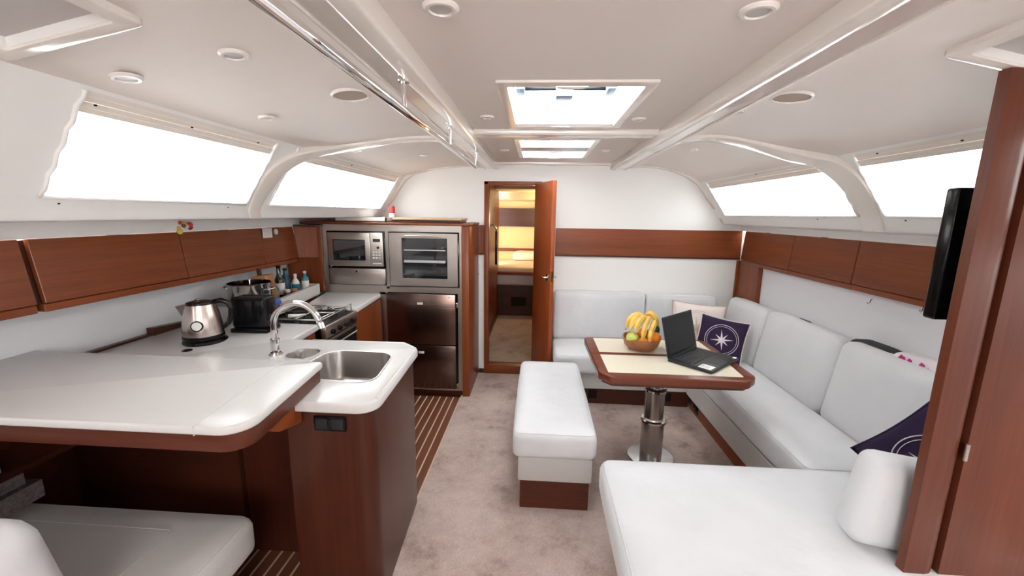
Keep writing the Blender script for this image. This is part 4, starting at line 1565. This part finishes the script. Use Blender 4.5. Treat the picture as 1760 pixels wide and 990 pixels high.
# printed papers and boxes tucked at the hull
pb = thing('paper_stack', 'bundle of printed papers beside the hull under the bar', 'papers', (-1.9, 1.1, 0.43))
obj('box', B(XL + 0.005, -1.86, 0.95, 1.235, 0.432, 0.565, 0.002), M['newsprint'], pb)
obj('sheet', B(XL + 0.005, -1.83, 0.98, 1.262, 0.432, 0.50, 0.002), M['newsprint'], pb)
sh = thing('under_bar_shelf', 'dim shelf against the hull just under the bar', 'shelf', (-1.95, 1.1, 0.6))
obj('board', B(XL + 0.001, -1.80, 0.70, 1.48, 0.575, 0.595), M['darkwood'], sh)
mg = tag(obj('magazine', B(XL + 0.02, -1.83, 0.90, 1.16, 0.596, 0.635, 0.002), M['newsprint']), 'folded grey magazine on the dim shelf under the bar', 'magazine')

# ---- faucet
fa = thing('kitchen_tap', 'tall chrome gooseneck tap beside the small basin', 'tap', (-1.168, 1.69, ZK))
obj('flange', lathe(bmn(), [(0, 0), (0.030, 0), (0.030, 0.004), (0.022, 0.012), (0, 0.012)], (-1.168, 1.69, ZK), 28), M['chrome'], fa, 40)
bm = bmn()
pts = [(-1.168, 1.69, ZK + 0.01), (-1.168, 1.69, 0.99)]
R_ = 0.113
cxx = -1.168 + R_
for k in range(1, 17):
    a = pi - pi * k / 16 * 0.93
    pts.append((cxx + R_ * cos(a), 1.69 - 0.012 * k / 16, 0.992 + R_ * sin(a)))
tube(bm, pts, 0.0135, 16)
obj('spout', bm, M['chrome'], fa, True)
e1 = Vector(pts[-1])
dd = (Vector(pts[-1]) - Vector(pts[-2])).normalized()
bm = bmn()
tube(bm, [e1 - dd * 0.002, e1 + dd * 0.022], 0.0165, 16)
obj('nozzle', bm, M['chrome'], fa, 40)
bm = bmn()
tube(bm, [(-1.168, 1.69, 0.885), (-1.168, 1.69, 0.935)], 0.019, 20)
obj('collar', bm, M['chrome'], fa, 40)
bm = bmn()
tube(bm, [(-1.168, 1.70, 0.91), (-1.190, 1.735, 0.925), (-1.215, 1.775, 0.945)], [0.008, 0.006, 0.007], 10)
obj('lever', bm, M['chrome'], fa, True)

# ---- kettle
kx, ky = -1.635, 1.842
kt = thing('electric_kettle', 'brushed steel kettle with a black handle and dial on the worktop', 'kettle', (kx, ky, ZK))
obj('power_base', lathe(bmn(), [(0, 0), (0.090, 0), (0.094, 0.006), (0.090, 0.016), (0, 0.017)], (kx + 0.005, ky, ZK), 36), M['black'], kt, 40)
obj('lower_band', lathe(bmn(), [(0, 0), (0.086, 0), (0.088, 0.010), (0.086, 0.022), (0, 0.022)], (kx, ky, ZK + 0.018), 36), M['black'], kt, 40)
prof = [(0.085, 0.0), (0.0855, 0.02), (0.081, 0.06), (0.074, 0.10), (0.066, 0.135), (0.063, 0.150), (0.058, 0.152)]
obj('body', lathe(bmn(), prof, (kx, ky, ZK + 0.040), 40), M['kettle'], kt, 50)
obj('lid', lathe(bmn(), [(0, 0), (0.059, 0), (0.057, 0.008), (0.035, 0.014), (0, 0.016)], (kx, ky, ZK + 0.191), 32), M['black'], kt, 40)
obj('lid_knob', lathe(bmn(), [(0, 0), (0.012, 0), (0.014, 0.006), (0.008, 0.011), (0, 0.012)], (kx - 0.01, ky, ZK + 0.204), 16), M['chrome'], kt, 40)
sd = Vector((-0.80, -0.6, 0)).normalized()
bm = bmn()
sp = []
for (d, z, wd) in ((0.060, 0.115, 0.012), (0.074, 0.132, 0.014), (0.082, 0.150, 0.016)):
    pass
c0 = Vector((kx, ky, ZK))
sidev = Vector((-sd.y, sd.x, 0))
hexa(bm, [c0 + sd * 0.060 + sidev * 0.010 + Vector((0, 0, 0.120)), c0 + sd * 0.060 - sidev * 0.010 + Vector((0, 0, 0.120)), c0 + sd * 0.055 - sidev * 0.026 + Vector((0, 0, 0.191)), c0 + sd * 0.055 + sidev * 0.026 + Vector((0, 0, 0.191)),
          c0 + sd * 0.072 + sidev * 0.003 + Vector((0, 0, 0.128)), c0 + sd * 0.072 - sidev * 0.003 + Vector((0, 0, 0.128)), c0 + sd * 0.096 - sidev * 0.004 + Vector((0, 0, 0.187)), c0 + sd * 0.096 + sidev * 0.004 + Vector((0, 0, 0.187))])
obj('spout', bm, M['kettle'], kt)
hd = -sd * 0.93 + Vector((0.15, -0.1, 0))
hd.normalize()
bm = bmn()
hp = [(0.050, 0.196), (0.085, 0.202), (0.112, 0.190), (0.124, 0.160), (0.120, 0.120), (0.108, 0.085), (0.086, 0.064)]
tube(bm, [c0 + hd * d + Vector((0, 0, z)) for d, z in hp], [0.011, 0.013, 0.013, 0.0125, 0.012, 0.011, 0.009], 12)
obj('handle', bm, M['black'], kt, True)
fd_ = Vector((0.42, -0.9, 0)).normalized()
ga = math.atan2(fd_.y, fd_.x)
mtd = Matrix.Rotation(ga, 4, 'Z') @ rot('Y', 80)
g = obj('dial_rim', disc(c0 + fd_ * 0.074 + Vector((0, 0, 0.095)), 0.026, 0.010, 28, 0.002, mtd), M['black'], kt, 40)
obj('dial_face', disc(c0 + fd_ * 0.0835 + Vector((0, 0, 0.0965)), 0.020, 0.0015, 28, 0, mtd), M['whiteplastic'], g, 40)

# ---- toaster
to = thing('toaster', 'black glossy two slot toaster beside the kettle', 'toaster', (-1.50, 2.07, ZK))
TM = Matrix.Translation((-1.50, 2.065, ZK)) @ rot('Z', 2)
obj('body', B(-0.112, 0.078, -0.070, 0.042, 0.022, 0.190, 0.020, 4, TM), M['black'], to, 50)
obj('foot', B(-0.116, 0.084, -0.076, 0.048, 0.0, 0.024, 0.006, 2, TM), M['black'], to, 40)
for y in (-0.036, 0.010):
    obj('slot', B(-0.085, 0.055, y - 0.010, y + 0.010, 0.1895, 0.1912, 0, 1, TM), M['matblack'], to)
obj('lever', B(0.078, 0.092, -0.025, -0.005, 0.075, 0.090, 0.003, 2, TM), M['whiteplastic'], to, 40)
obj('control_knob', disc(TM @ Vector((0.078, 0.01, 0.05)), 0.014, 0.012, 20, 0.002, rot('Y', 90)), M['charcoal'], to, 40)
for k in range(5):
    obj('rib', B(-0.085 + k * 0.03, -0.080 + k * 0.03, -0.0725, -0.069, 0.06, 0.15, 0.001, 1, TM), M['black'], to)

# ---- pot, knife block, glass
pt = thing('steel_pot', 'polished steel cooking pot standing behind the black toaster', 'pot', (-1.715, 2.33, 0.88))
obj('body', lathe(bmn(), [(0, 0), (0.105, 0), (0.115, 0.012), (0.118, 0.16), (0.124, 0.166), (0.116, 0.168), (0.112, 0.02), (0, 0.012)], (-1.76, 2.36, 0.9), 40), M['chrome'], pt, 50)
bm = bmn()
for s in (-1, 1):
    c = Vector((-1.76 + s * 0.118, 2.36, 1.03))
    tube(bm, [c + Vector((0, -0.035, 0)), c + Vector((s * 0.035, -0.03, 0.004)), c + Vector((s * 0.042, 0, 0.006)), c + Vector((s * 0.035, 0.03, 0.004)), c + Vector((0, 0.035, 0))], 0.005, 8)
obj('handle', bm, M['chrome'], pt, True)
obj('lid', lathe(bmn(), [(0, 0), (0.112, 0), (0.09, 0.012), (0, 0.02)], (-1.76, 2.36, 0.885), 32), M['chrome'], pt, 50)
gl = tag(obj('drinking_glass', lathe(bmn(), [(0, 0), (0.032, 0), (0.038, 0.13), (0.036, 0.13), (0.030, 0.006), (0, 0.006)], (-1.86, 2.10, ZK), 24), M['glassclear'], None, 50), 'clear drinking glass by the hull behind the kettle', 'glass')
kb = thing('knife_block', 'beech knife block with one wooden handle between pot and bottles', 'knife block', (-1.80, 2.55, 0.88))
KM = Matrix.Translation((-1.80, 2.57, 0.88)) @ rot('Y', -6)
obj('block', B(-0.05, 0.05, -0.045, 0.045, 0.0, 0.20, 0.006, 2, KM), M['blockwood'], kb, 40)
for (x, y, h) in ((-0.02, 0, 0.05), (-0.03, 0.02, 0.04)):
    obj('knife_handle', B(x - 0.008, x + 0.008, y - 0.012, y + 0.012, 0.198, 0.198 + h, 0.003, 2, KM), M['darkwood'], kb, 40)
obj('slot_mark', B(0.049, 0.051, -0.005, 0.005, 0.14, 0.155, 0, 1, KM), M['darkhole'], kb)
cloth = tag(obj('blue_cloth', cushion_bm(0.055, 0.06, 0.035, 0.02, (0, 0, 0.008), 8, 0.006), M['blue'], None, True, loc=(0, 0, 0)), 'folded bright blue cloth beside the toaster and fiddle', 'cloth')
cloth.location = (-1.655, 2.37, 0.92)


# ---- bottles and jars
def bottle(name, x, y, h, r, m, capm, label, cat, neck=0.35, band=None, z=0.88):
    t = thing(name, label, cat, (x, y, z), group='bottles and jars behind the cooker')
    hs = h * (1 - neck)
    obj('body', lathe(bmn(), [(0, 0), (r * 0.92, 0), (r, r * 0.12), (r, hs * 0.92), (r * 0.8, hs), (r * 0.42, hs + h * neck * 0.35), (r * 0.38, h - 0.012), (0, h - 0.012)], (x, y, z), 20), m, t, 45)
    obj('cap', disc((x, y, z + h - 0.012), r * 0.46 if neck > 0.2 else r * 0.95, 0.018, 16, 0.002), capm, t, 40)
    if band:
        obj('label_band', lathe(bmn(), [(r * 1.01, hs * 0.25), (r * 1.015, hs * 0.3), (r * 1.015, hs * 0.75), (r * 1.01, hs * 0.8)], (x, y, z), 20), band, t, 45)
    return t


bottle('oil_bottle', -1.83, 2.755, 0.235, 0.034, M['bottledark'], M['black'], 'tall dark bottle with a white label, highest of the row', 'bottle', 0.38, M['paper'])
bottle('sauce_bottle', -1.86, 2.875, 0.20, 0.032, M['bottleblue'], M['black'], 'dark blue bottle just right of the tall dark one', 'bottle', 0.30)
bottle('spray_bottle', -1.80, 2.90, 0.155, 0.026, M['whiteplastic'], M['whiteplastic'], 'white bottle in front of the dark blue one', 'bottle', 0.3, M['teal'])
bottle('water_bottle', -1.775, 2.985, 0.165, 0.026, M['teal'], M['whiteplastic'], 'teal bottle with white cap next to the wood panel', 'bottle', 0.25, M['paper'])
bottle('spice_jar', -1.80, 2.655, 0.090, 0.026, M['jar'], M['greenlid'], 'green lidded jar left of the tall dark bottle', 'jar', 0.1)
bottle('spice_jar', -1.755, 2.72, 0.070, 0.024, M['brownjar'], M['linen'], 'small brown jar with cream lid under the tall bottle', 'jar', 0.1)
bottle('spice_jar', -1.75, 2.80, 0.062, 0.022, M['brownjar'], M['blockwood'], 'lowest brown jar right of the cream lidded one', 'jar', 0.1)
bottle('spice_jar', -1.86, 2.62, 0.115, 0.024, M['jar'], M['teal'], 'tall green glass jar next to the knife block', 'jar', 0.15)

# ============================================================ COOKER
ck = thing('cooker', 'stainless gimballed gas cooker with black grates and oven door', 'cooker', (-1.44, 2.42, 0))
obj('body', B(-1.60, -1.245, 2.215, 2.625, 0.28, 0.83, 0.004), M['black'], ck)
obj('hob_tray', B(-1.60, -1.225, 2.212, 2.628, 0.826, 0.842, 0.004), M['steel'], ck, 40)
obj('hob_surface', B(-1.59, -1.245, 2.225, 2.615, 0.842, 0.844), M['matblack'], ck)
fr = obj('front_panel', B(-1.245, -1.215, 2.212, 2.628, 0.765, 0.842, 0.005), M['steel'], ck, 40)
for i in range(4):
    obj('knob', disc((-1.215, 2.28 + i * 0.085, 0.795), 0.016, 0.018, 18, 0.002, rot('Y', 90)), M['black'], fr, 40)
do = obj('oven_door', B(-1.245, -1.222, 2.222, 2.618, 0.32, 0.755, 0.004), M['darkpane'], ck, 40)
bm = bmn()
tube(bm, [(-1.222, 2.26, 0.715), (-1.195, 2.26, 0.72), (-1.19, 2.29, 0.72), (-1.19, 2.55, 0.72), (-1.195, 2.58, 0.72), (-1.222, 2.58, 0.715)], 0.006, 10)
obj('handle', bm, M['chrome'], do, True)
obj('door_trim', B(-1.2235, -1.2195, 2.222, 2.618, 0.738, 0.755, 0.001), M['steel'], do)
for (bx, by) in ((-1.50, 2.32), (-1.50, 2.52), (-1.33, 2.32), (-1.33, 2.52)):
    g = obj('burner', lathe(bmn(), [(0, 0), (0.040, 0), (0.040, 0.008), (0.030, 0.014), (0, 0.014)], (bx, by, 0.844), 24), M['charcoal'], ck, 40)
    bm = bmn()
    for a in range(4):
        an = pi / 4 + a * pi / 2
        tube(bm, [(bx + 0.012 * cos(an), by + 0.012 * sin(an), 0.872), (bx + 0.085 * cos(an), by + 0.085 * sin(an), 0.872), (bx + 0.088 * cos(an), by + 0.088 * sin(an), 0.845)], 0.0035, 6)
    obj('grate_fingers', bm, M['matblack'], ck, True)
bm = bmn()
for yy in (2.235, 2.42, 2.605):
    tube(bm, [(-1.585, yy, 0.874), (-1.25, yy, 0.874)], 0.004, 6)
for xx in (-1.58, -1.415, -1.255):
    tube(bm, [(xx, 2.235, 0.874), (xx, 2.605, 0.874)], 0.004, 6)
obj('grate', bm, M['steel'], ck, True)
bm = bmn()
for xx in (-1.585, -1.25):
    tube(bm, [(xx, 2.22, 0.845), (xx, 2.22, 0.89), (xx, 2.62, 0.89), (xx, 2.62, 0.845)], 0.004, 8)
obj('fiddle_rail', bm, M['chrome'], ck, True)
lgt = tag(obj('gas_lighter', tube(bmn(), [(-1.47, 2.27, 0.885), (-1.43, 2.285, 0.884), (-1.40, 2.33, 0.884)], [0.012, 0.010, 0.004], 8), M['whiteplastic'], None, True), 'small white gas lighter lying on the cooker grates', 'lighter')

# ============================================================ STEEL TOWER
TY = 3.147
tw = thing('appliance_tower', 'tall wood framed tower with stainless face for the galley appliances', 'cabinet', (-1.15, 3.4, 0))
bm = bmn()
box(bm, -1.70, -1.68, TY + 0.06, YF - 0.014, 0.05, 1.39)
box(bm, -0.605, -0.59, TY + 0.06, YF - 0.014, 0.05, 1.39)
box(bm, -1.70, -0.59, YF - 0.02, YF - 0.014, 0.05, 1.39)
box(bm, -1.70, -0.59, TY + 0.06, YF - 0.014, 0.05, 0.06)
obj('carcass', bm, M['darkwood'], tw)
obj('end_panel', B(-0.590, -0.532, TY - 0.002, YF - 0.014, 0.001, 1.405, 0.006), M['woodZ'], tw, 40)
obj('top_board', B(-1.98, -0.525, TY - 0.015, YF - 0.014, 1.405, 1.425, 0.005), M['woodX'], tw, 40)
obj('plinth', B(-1.70, -0.59, TY + 0.03, TY + 0.06, 0.001, 0.05), M['darkwood'], tw)
bm = bmn()
for (x0, x1, z0, z1) in ((-1.70, -1.668, 0.85, 1.405), (-1.668, -0.59, 1.355, 1.405), (-1.196, -1.170, 0.90, 1.355), (-1.668, -1.196, 0.85, 0.925), (-1.196, -0.59, 0.872, 0.918),
                         (-1.255, -1.205, 0.05, 0.872), (-0.622, -0.59, 0.05, 0.872), (-1.205, -0.622, 0.05, 0.066), (-0.607, -0.59, 0.918, 1.355)):
    box(bm, x0, x1, TY, TY + 0.06, z0, z1)
obj('steel_fascia', bm, M['steel'], tw)
obj('drawer', B(-1.662, -1.202, TY - 0.006, TY + 0.05, 0.93, 1.058, 0.003), M['steel'], tw, 40)
obj('drawer_latch', disc((-1.433, TY - 0.006, 1.035), 0.010, 0.006, 16, 0.001, rot('X', 90)), M['chrome'], tw, 40)

mw = thing('microwave', 'built in stainless microwave with a small black window', 'microwave', (-1.43, 3.3, 1.06))
obj('surround', B(-1.666, -1.198, TY - 0.002, TY + 0.30, 1.068, 1.352, 0.003), M['black'], mw, 40)
obj('face', B(-1.655, -1.210, TY - 0.016, TY - 0.002, 1.078, 1.343, 0.004), M['steel'], mw, 40)
dr = obj('door', B(-1.655, -1.315, TY - 0.020, TY - 0.0155, 1.080, 1.341, 0.003), M['steel'], mw, 40)
obj('door_window', B(-1.608, -1.350, TY - 0.0225, TY - 0.019, 1.125, 1.288, 0.006, 2), M['darkpane'], dr)
obj('display', B(-1.288, -1.230, TY - 0.019, TY - 0.0155, 1.272, 1.296), M['darkpane'], mw)
obj('dial', disc((-1.248, TY - 0.016, 1.228), 0.010, 0.008, 16, 0.001, rot('X', 90)), M['charcoal'], mw, 40)
bm = bmn()
for i in range(3):
    for j in range(3):
        box(bm, -1.295 + j * 0.024, -1.278 + j * 0.024, TY - 0.018, TY - 0.0155, 1.185 - i * 0.022, 1.197 - i * 0.022)
obj('key_pad', bm, M['lampring'], mw)
obj('start_bar', B(-1.295, -1.225, TY - 0.018, TY - 0.0155, 1.098, 1.106), M['paper'], mw)
kn = obj('corner_catch', disc((-1.638, TY - 0.016, 1.07), 0.010, 0.012, 12, 0.002, rot('X', 90)), M['chrome'], mw, 40)

wo = thing('built_in_oven', 'built in stainless oven with a wide dark glass door', 'oven', (-0.89, 3.3, 0.92))
obj('surround', B(-1.168, -0.609, TY - 0.001, TY + 0.30, 0.922, 1.352, 0.003), M['black'], wo, 40)
bm = bmn()
for (x0, x1, z0, z1) in ((-1.158, -1.058, 0.93, 1.345), (-0.698, -0.618, 0.93, 1.345), (-1.058, -0.698, 0.93, 0.990), (-1.058, -0.698, 1.308, 1.345)):
    box(bm, x0, x1, TY - 0.022, TY - 0.002, z0, z1)
obj('door_frame', bm, M['steel'], wo)
obj('glass', B(-1.060, -0.696, TY - 0.012, TY - 0.004, 0.988, 1.310), M['darkpane'], wo)
for z in (1.115, 1.21):
    obj('rack', B(-1.045, -0.715, TY - 0.0135, TY - 0.0115, z, z + (0.008 if z > 1.2 else 0.02)), M['alu'], wo)
obj('handle', B(-1.03, -0.72, TY - 0.040, TY - 0.024, 1.318, 1.330, 0.004, 2), M['steel'], wo, 40)

fg = thing('refrigerator', 'dark brushed steel refrigerator with two stacked doors', 'fridge', (-0.91, 3.3, 0.07))
obj('cabinet', B(-1.204, -0.623, TY + 0.005, TY + 0.40, 0.067, 0.871), M['black'], fg)
for (z0, z1, zl) in ((0.447, 0.866, 0.79), (0.072, 0.440, 0.382)):
    d = obj('door', B(-1.198, -0.640, TY - 0.020, TY + 0.004, z0, z1, 0.004), M['darksteel'], fg, 40)
    obj('latch', B(-0.947, -0.900, TY - 0.030, TY - 0.0205, zl - 0.009, zl + 0.009, 0.003, 2), M['latchwhite'], d, 40)
obj('latch', B(-0.70, -0.66, TY - 0.026, TY - 0.0205, 0.838, 0.850, 0.003, 2), M['latchwhite'], fg, 40)
for z in (0.78, 0.10):
    obj('hinge', B(-0.637, -0.624, TY - 0.016, TY + 0.004, z - 0.02, z + 0.02, 0.002), M['chrome'], fg, 40)

# things on top of the tower
tr = thing('plastic_tray', 'flat white tray on top of the steel tower', 'tray', (-1.42, 3.33, 1.425))
bm = bmn()
box(bm, -1.62, -1.20, 3.20, 3.46, 1.426, 1.433)
for (a, b, c, d) in ((-1.62, -1.61, 3.20, 3.46), (-1.21, -1.20, 3.20, 3.46), (-1.62, -1.20, 3.20, 3.21), (-1.62, -1.20, 3.45, 3.46)):
    box(bm, a, b, c, d, 1.426, 1.462)
obj('shell', bm, M['whiteplastic'], tr)
tag(obj('chopping_board', B(-1.15, -0.60, 3.20, 3.50, 1.445, 1.463, 0.006, 2, None), M['lightwood'], None, 40), 'pale wooden board lying on top of the tower', 'board')
tag(obj('serving_tray', B(-1.16, -0.61, 3.21, 3.50, 1.426, 1.4445, 0.003, 1, None), M['darkwood'], None, 40), 'dark thin tray under the pale wooden board', 'tray')
bt = thing('red_canister', 'small red canister with white foot on the tower by the window', 'canister', (-1.24, 3.5, 1.425))
obj('body', lathe(bmn(), [(0, 0), (0.024, 0), (0.024, 0.055), (0.02, 0.06), (0, 0.06)], (-1.265, 3.52, 1.495), 20), M['red'], bt, 40)
obj('foot', lathe(bmn(), [(0, 0), (0.030, 0), (0.026, 0.07), (0, 0.07)], (-1.265, 3.52, 1.426), 20), M['whiteplastic'], bt, 40)

# note, dial and ornament on the left cabinet doors
tag(obj('paper_note', B(-1.862, -1.855, 2.672, 2.762, 1.318, 1.382, 0, 1, None), M['paper']), 'small square white note stuck on the left upper cabinet', 'note')
dl = thing('round_thermometer', 'small round dial beside the white note', 'dial', (-1.862, 2.81, 1.352))
obj('rim', disc((-1.868, 2.815, 1.354), 0.021, 0.010, 24, 0.002, rot('Y', 90)), M['alu'], dl, 40)
obj('face', disc((-1.858, 2.815, 1.354), 0.016, 0.0015, 24, 0, rot('Y', 90)), M['whiteplastic'], dl, 40)
on_ = thing('flower_ornament', 'small yellow and dark red ornament on top of the left cabinets', 'ornament', (-1.875, 2.06, 1.385))
rnd = random.Random(3)
for i in range(9):
    c = (-1.872 + rnd.uniform(-0.012, 0.012), 2.035 + 0.01 * i * 0.8 + rnd.uniform(-0.01, 0.01), 1.40 + rnd.uniform(-0.012, 0.034))
    r_ = rnd.uniform(0.010, 0.017)
    obj('blossom', lathe(bmn(), [(0, -r_), (r_ * 0.7, -r_ * 0.7), (r_, 0), (r_ * 0.7, r_ * 0.7), (0, r_)], c, 8), [M['yellow'], M['yellow'], M['red'], M['brownjar'], M['linen']][i % 5], on_, True)

# ============================================================ HANDRAIL AND LAMPS
hr = thing('handrail', 'long chrome ceiling handrail over the galley side', 'handrail', (-0.41, 1.5, 1.8))
bm = bmn()
tube(bm, [(-0.405, 0.30, 1.80), (-0.408, 1.3, 1.80), (-0.415, 2.72, 1.80)], 0.0125, 16)
obj('bar', bm, M['chrome'], hr, True)
for y in (0.45, 1.28, 1.93, 2.70):
    bm = bmn()
    tube(bm, [(-0.41, y, 1.80), (-0.41, y, 1.886)], 0.007, 12)
    merge(bm, lathe(bmn(), [(0, 0), (0.017, 0), (0.017, 0.006), (0, 0.006)], (-0.41, y, 1.882), 16))
    obj('post', bm, M['chrome'], hr, 40)


def spot(x, y, z, r, tilt, label, lensm=None, grp='recessed ceiling lamps', name='ceiling_lamp', cat='lamp'):
    t = thing(name, label, cat, (x, y, z), group=grp)
    mt = rot('Y', tilt)
    # built hanging below the panel surface
    obj('ring', lathe(bmn(), [(0, 0.0), (r, 0.0), (r, -0.003), (r * 0.86, -0.008), (r * 0.66, -0.008), (r * 0.62, -0.003), (0, -0.003)], (x, y, z), 32, mt), M['lampring'], t, 40)
    obj('lens' if lensm is None else 'grille', lathe(bmn(), [(0, -0.0045), (r * 0.60, -0.0045), (r * 0.60, -0.0030), (0, -0.0030)], (x, y, z), 28, mt), lensm or M['lens'], t, 40)
    return t


spot(-0.222, 0.965, ZC, 0.040, 0, 'large round lamp at the top, left of the main hatch')
spot(0.462, 1.00, ZC, 0.040, 0, 'large round lamp at the top, right of the main hatch')
spot(-0.245, 1.965, ZC, 0.032, 0, 'small round lamp left of the main hatch frame, by the cross beam')
spot(0.450, 2.01, ZC, 0.032, 0, 'small round lamp right of the main hatch frame, by the cross beam')
spot(-0.245, 2.95, ZC, 0.032, 0, 'small round lamp left of the farther hatch')
spot(0.450, 2.95, ZC, 0.032, 0, 'small round lamp right of the farther hatch')
tl = -math.degrees(math.atan2(lz(-0.6) - lz(-1.1), 0.5))
trr = -math.degrees(math.atan2(rz_(1.1) - rz_(0.8), 0.3))
for (x, y, r, lab) in ((-0.795, 1.095, 0.036, 'round lamp in the left ceiling beside the side hatch'), (-1.10, 1.095, 0.036, 'round lamp close above the big left window'),
                       (-1.055, 1.60, 0.032, 'small lamp near the far end of the big left window'), (-1.06, 2.40, 0.030, 'small lamp over the far left window, behind the rib'),
                       (-0.80, 2.9, 0.030, 'faint small lamp in the far left ceiling panel')):
    spot(x, y, lz(x), r, tl, lab)
for (x, y, r, lab) in ((0.745 + 0.01, 1.725, 0.030, 'small lamp beside the right speaker near the beam'), (0.95, 2.7, 0.028, 'faint small lamp in the far right ceiling panel')):
    spot(x, y, rz_(x), r, trr, lab)
for (x, y, fz, ti, lab) in ((-0.665, 1.485, lz, tl, 'round beige speaker in the left ceiling over the galley'), (0.865, 1.565, rz_, trr, 'round beige speaker in the right ceiling over the settee')):
    t = thing('ceiling_speaker', lab, 'speaker', (x, y, fz(x)), group='ceiling speakers')
    mt = rot('Y', ti)
    r = 0.068
    obj('ring', lathe(bmn(), [(0, 0), (r, 0), (r, -0.004), (r * 0.93, -0.009), (r * 0.88, -0.009), (r * 0.86, -0.003), (0, -0.003)], (x, y, fz(x)), 40, mt), M['lampring'], t, 40)
    obj('grille', lathe(bmn(), [(0, -0.0075), (r * 0.5, -0.0068), (r * 0.86, -0.0045), (r * 0.86, -0.003), (0, -0.003)], (x, y, fz(x)), 40, mt), M['grille'], t, 40)

# ============================================================ LOCKER AND TELEVISION AT THE RIGHT
lk = thing('wardrobe_locker', 'tall mahogany locker with a hinged door at the right picture edge', 'locker', (1.35, 1.16, 0.448))
bm = bmn()
zt = 1.86
pr = [(1.118, 1.150), (1.121, 1.125), (1.180, 1.125), (1.198, 1.129), (1.210, 1.138), (1.214, 1.150)]
obj('post', slab([Vector(p) for p in pr], 0.449, 1.862, 0), M['woodZr'], lk, 30)
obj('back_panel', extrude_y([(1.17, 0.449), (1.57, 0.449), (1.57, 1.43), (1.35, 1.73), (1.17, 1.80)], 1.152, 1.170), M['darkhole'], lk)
obj('door', extrude_y([(1.222, 0.449), (1.565, 0.449), (1.565, 1.43), (1.34, 1.74), (1.222, 1.80)], 1.128, 1.150), M['woodZr'], lk, 40)
h = obj('hinge', tube(bmn(), [(1.216, 1.122, 0.835), (1.216, 1.122, 0.885)], 0.0055, 10), M['steel'], lk, 40)

tv = thing('television', 'thin black television seen edge on behind the locker post', 'television', (1.4, 1.24, 1.2))
TVM = Matrix.Translation((1.152, 1.222, 1.215))
obj('shell', B(0.0, 0.56, 0.0, 0.040, 0.0, 0.375, 0.008, 3, TVM), M['black'], tv, 40)
obj('screen', B(0.012, 0.548, 0.0385, 0.0415, 0.014, 0.361, 0, 1, TVM), M['screen'], tv)
obj('wall_mount', B(0.20, 0.36, -0.032, 0.0, 0.10, 0.26, 0.004, 1, TVM), M['matblack'], tv)
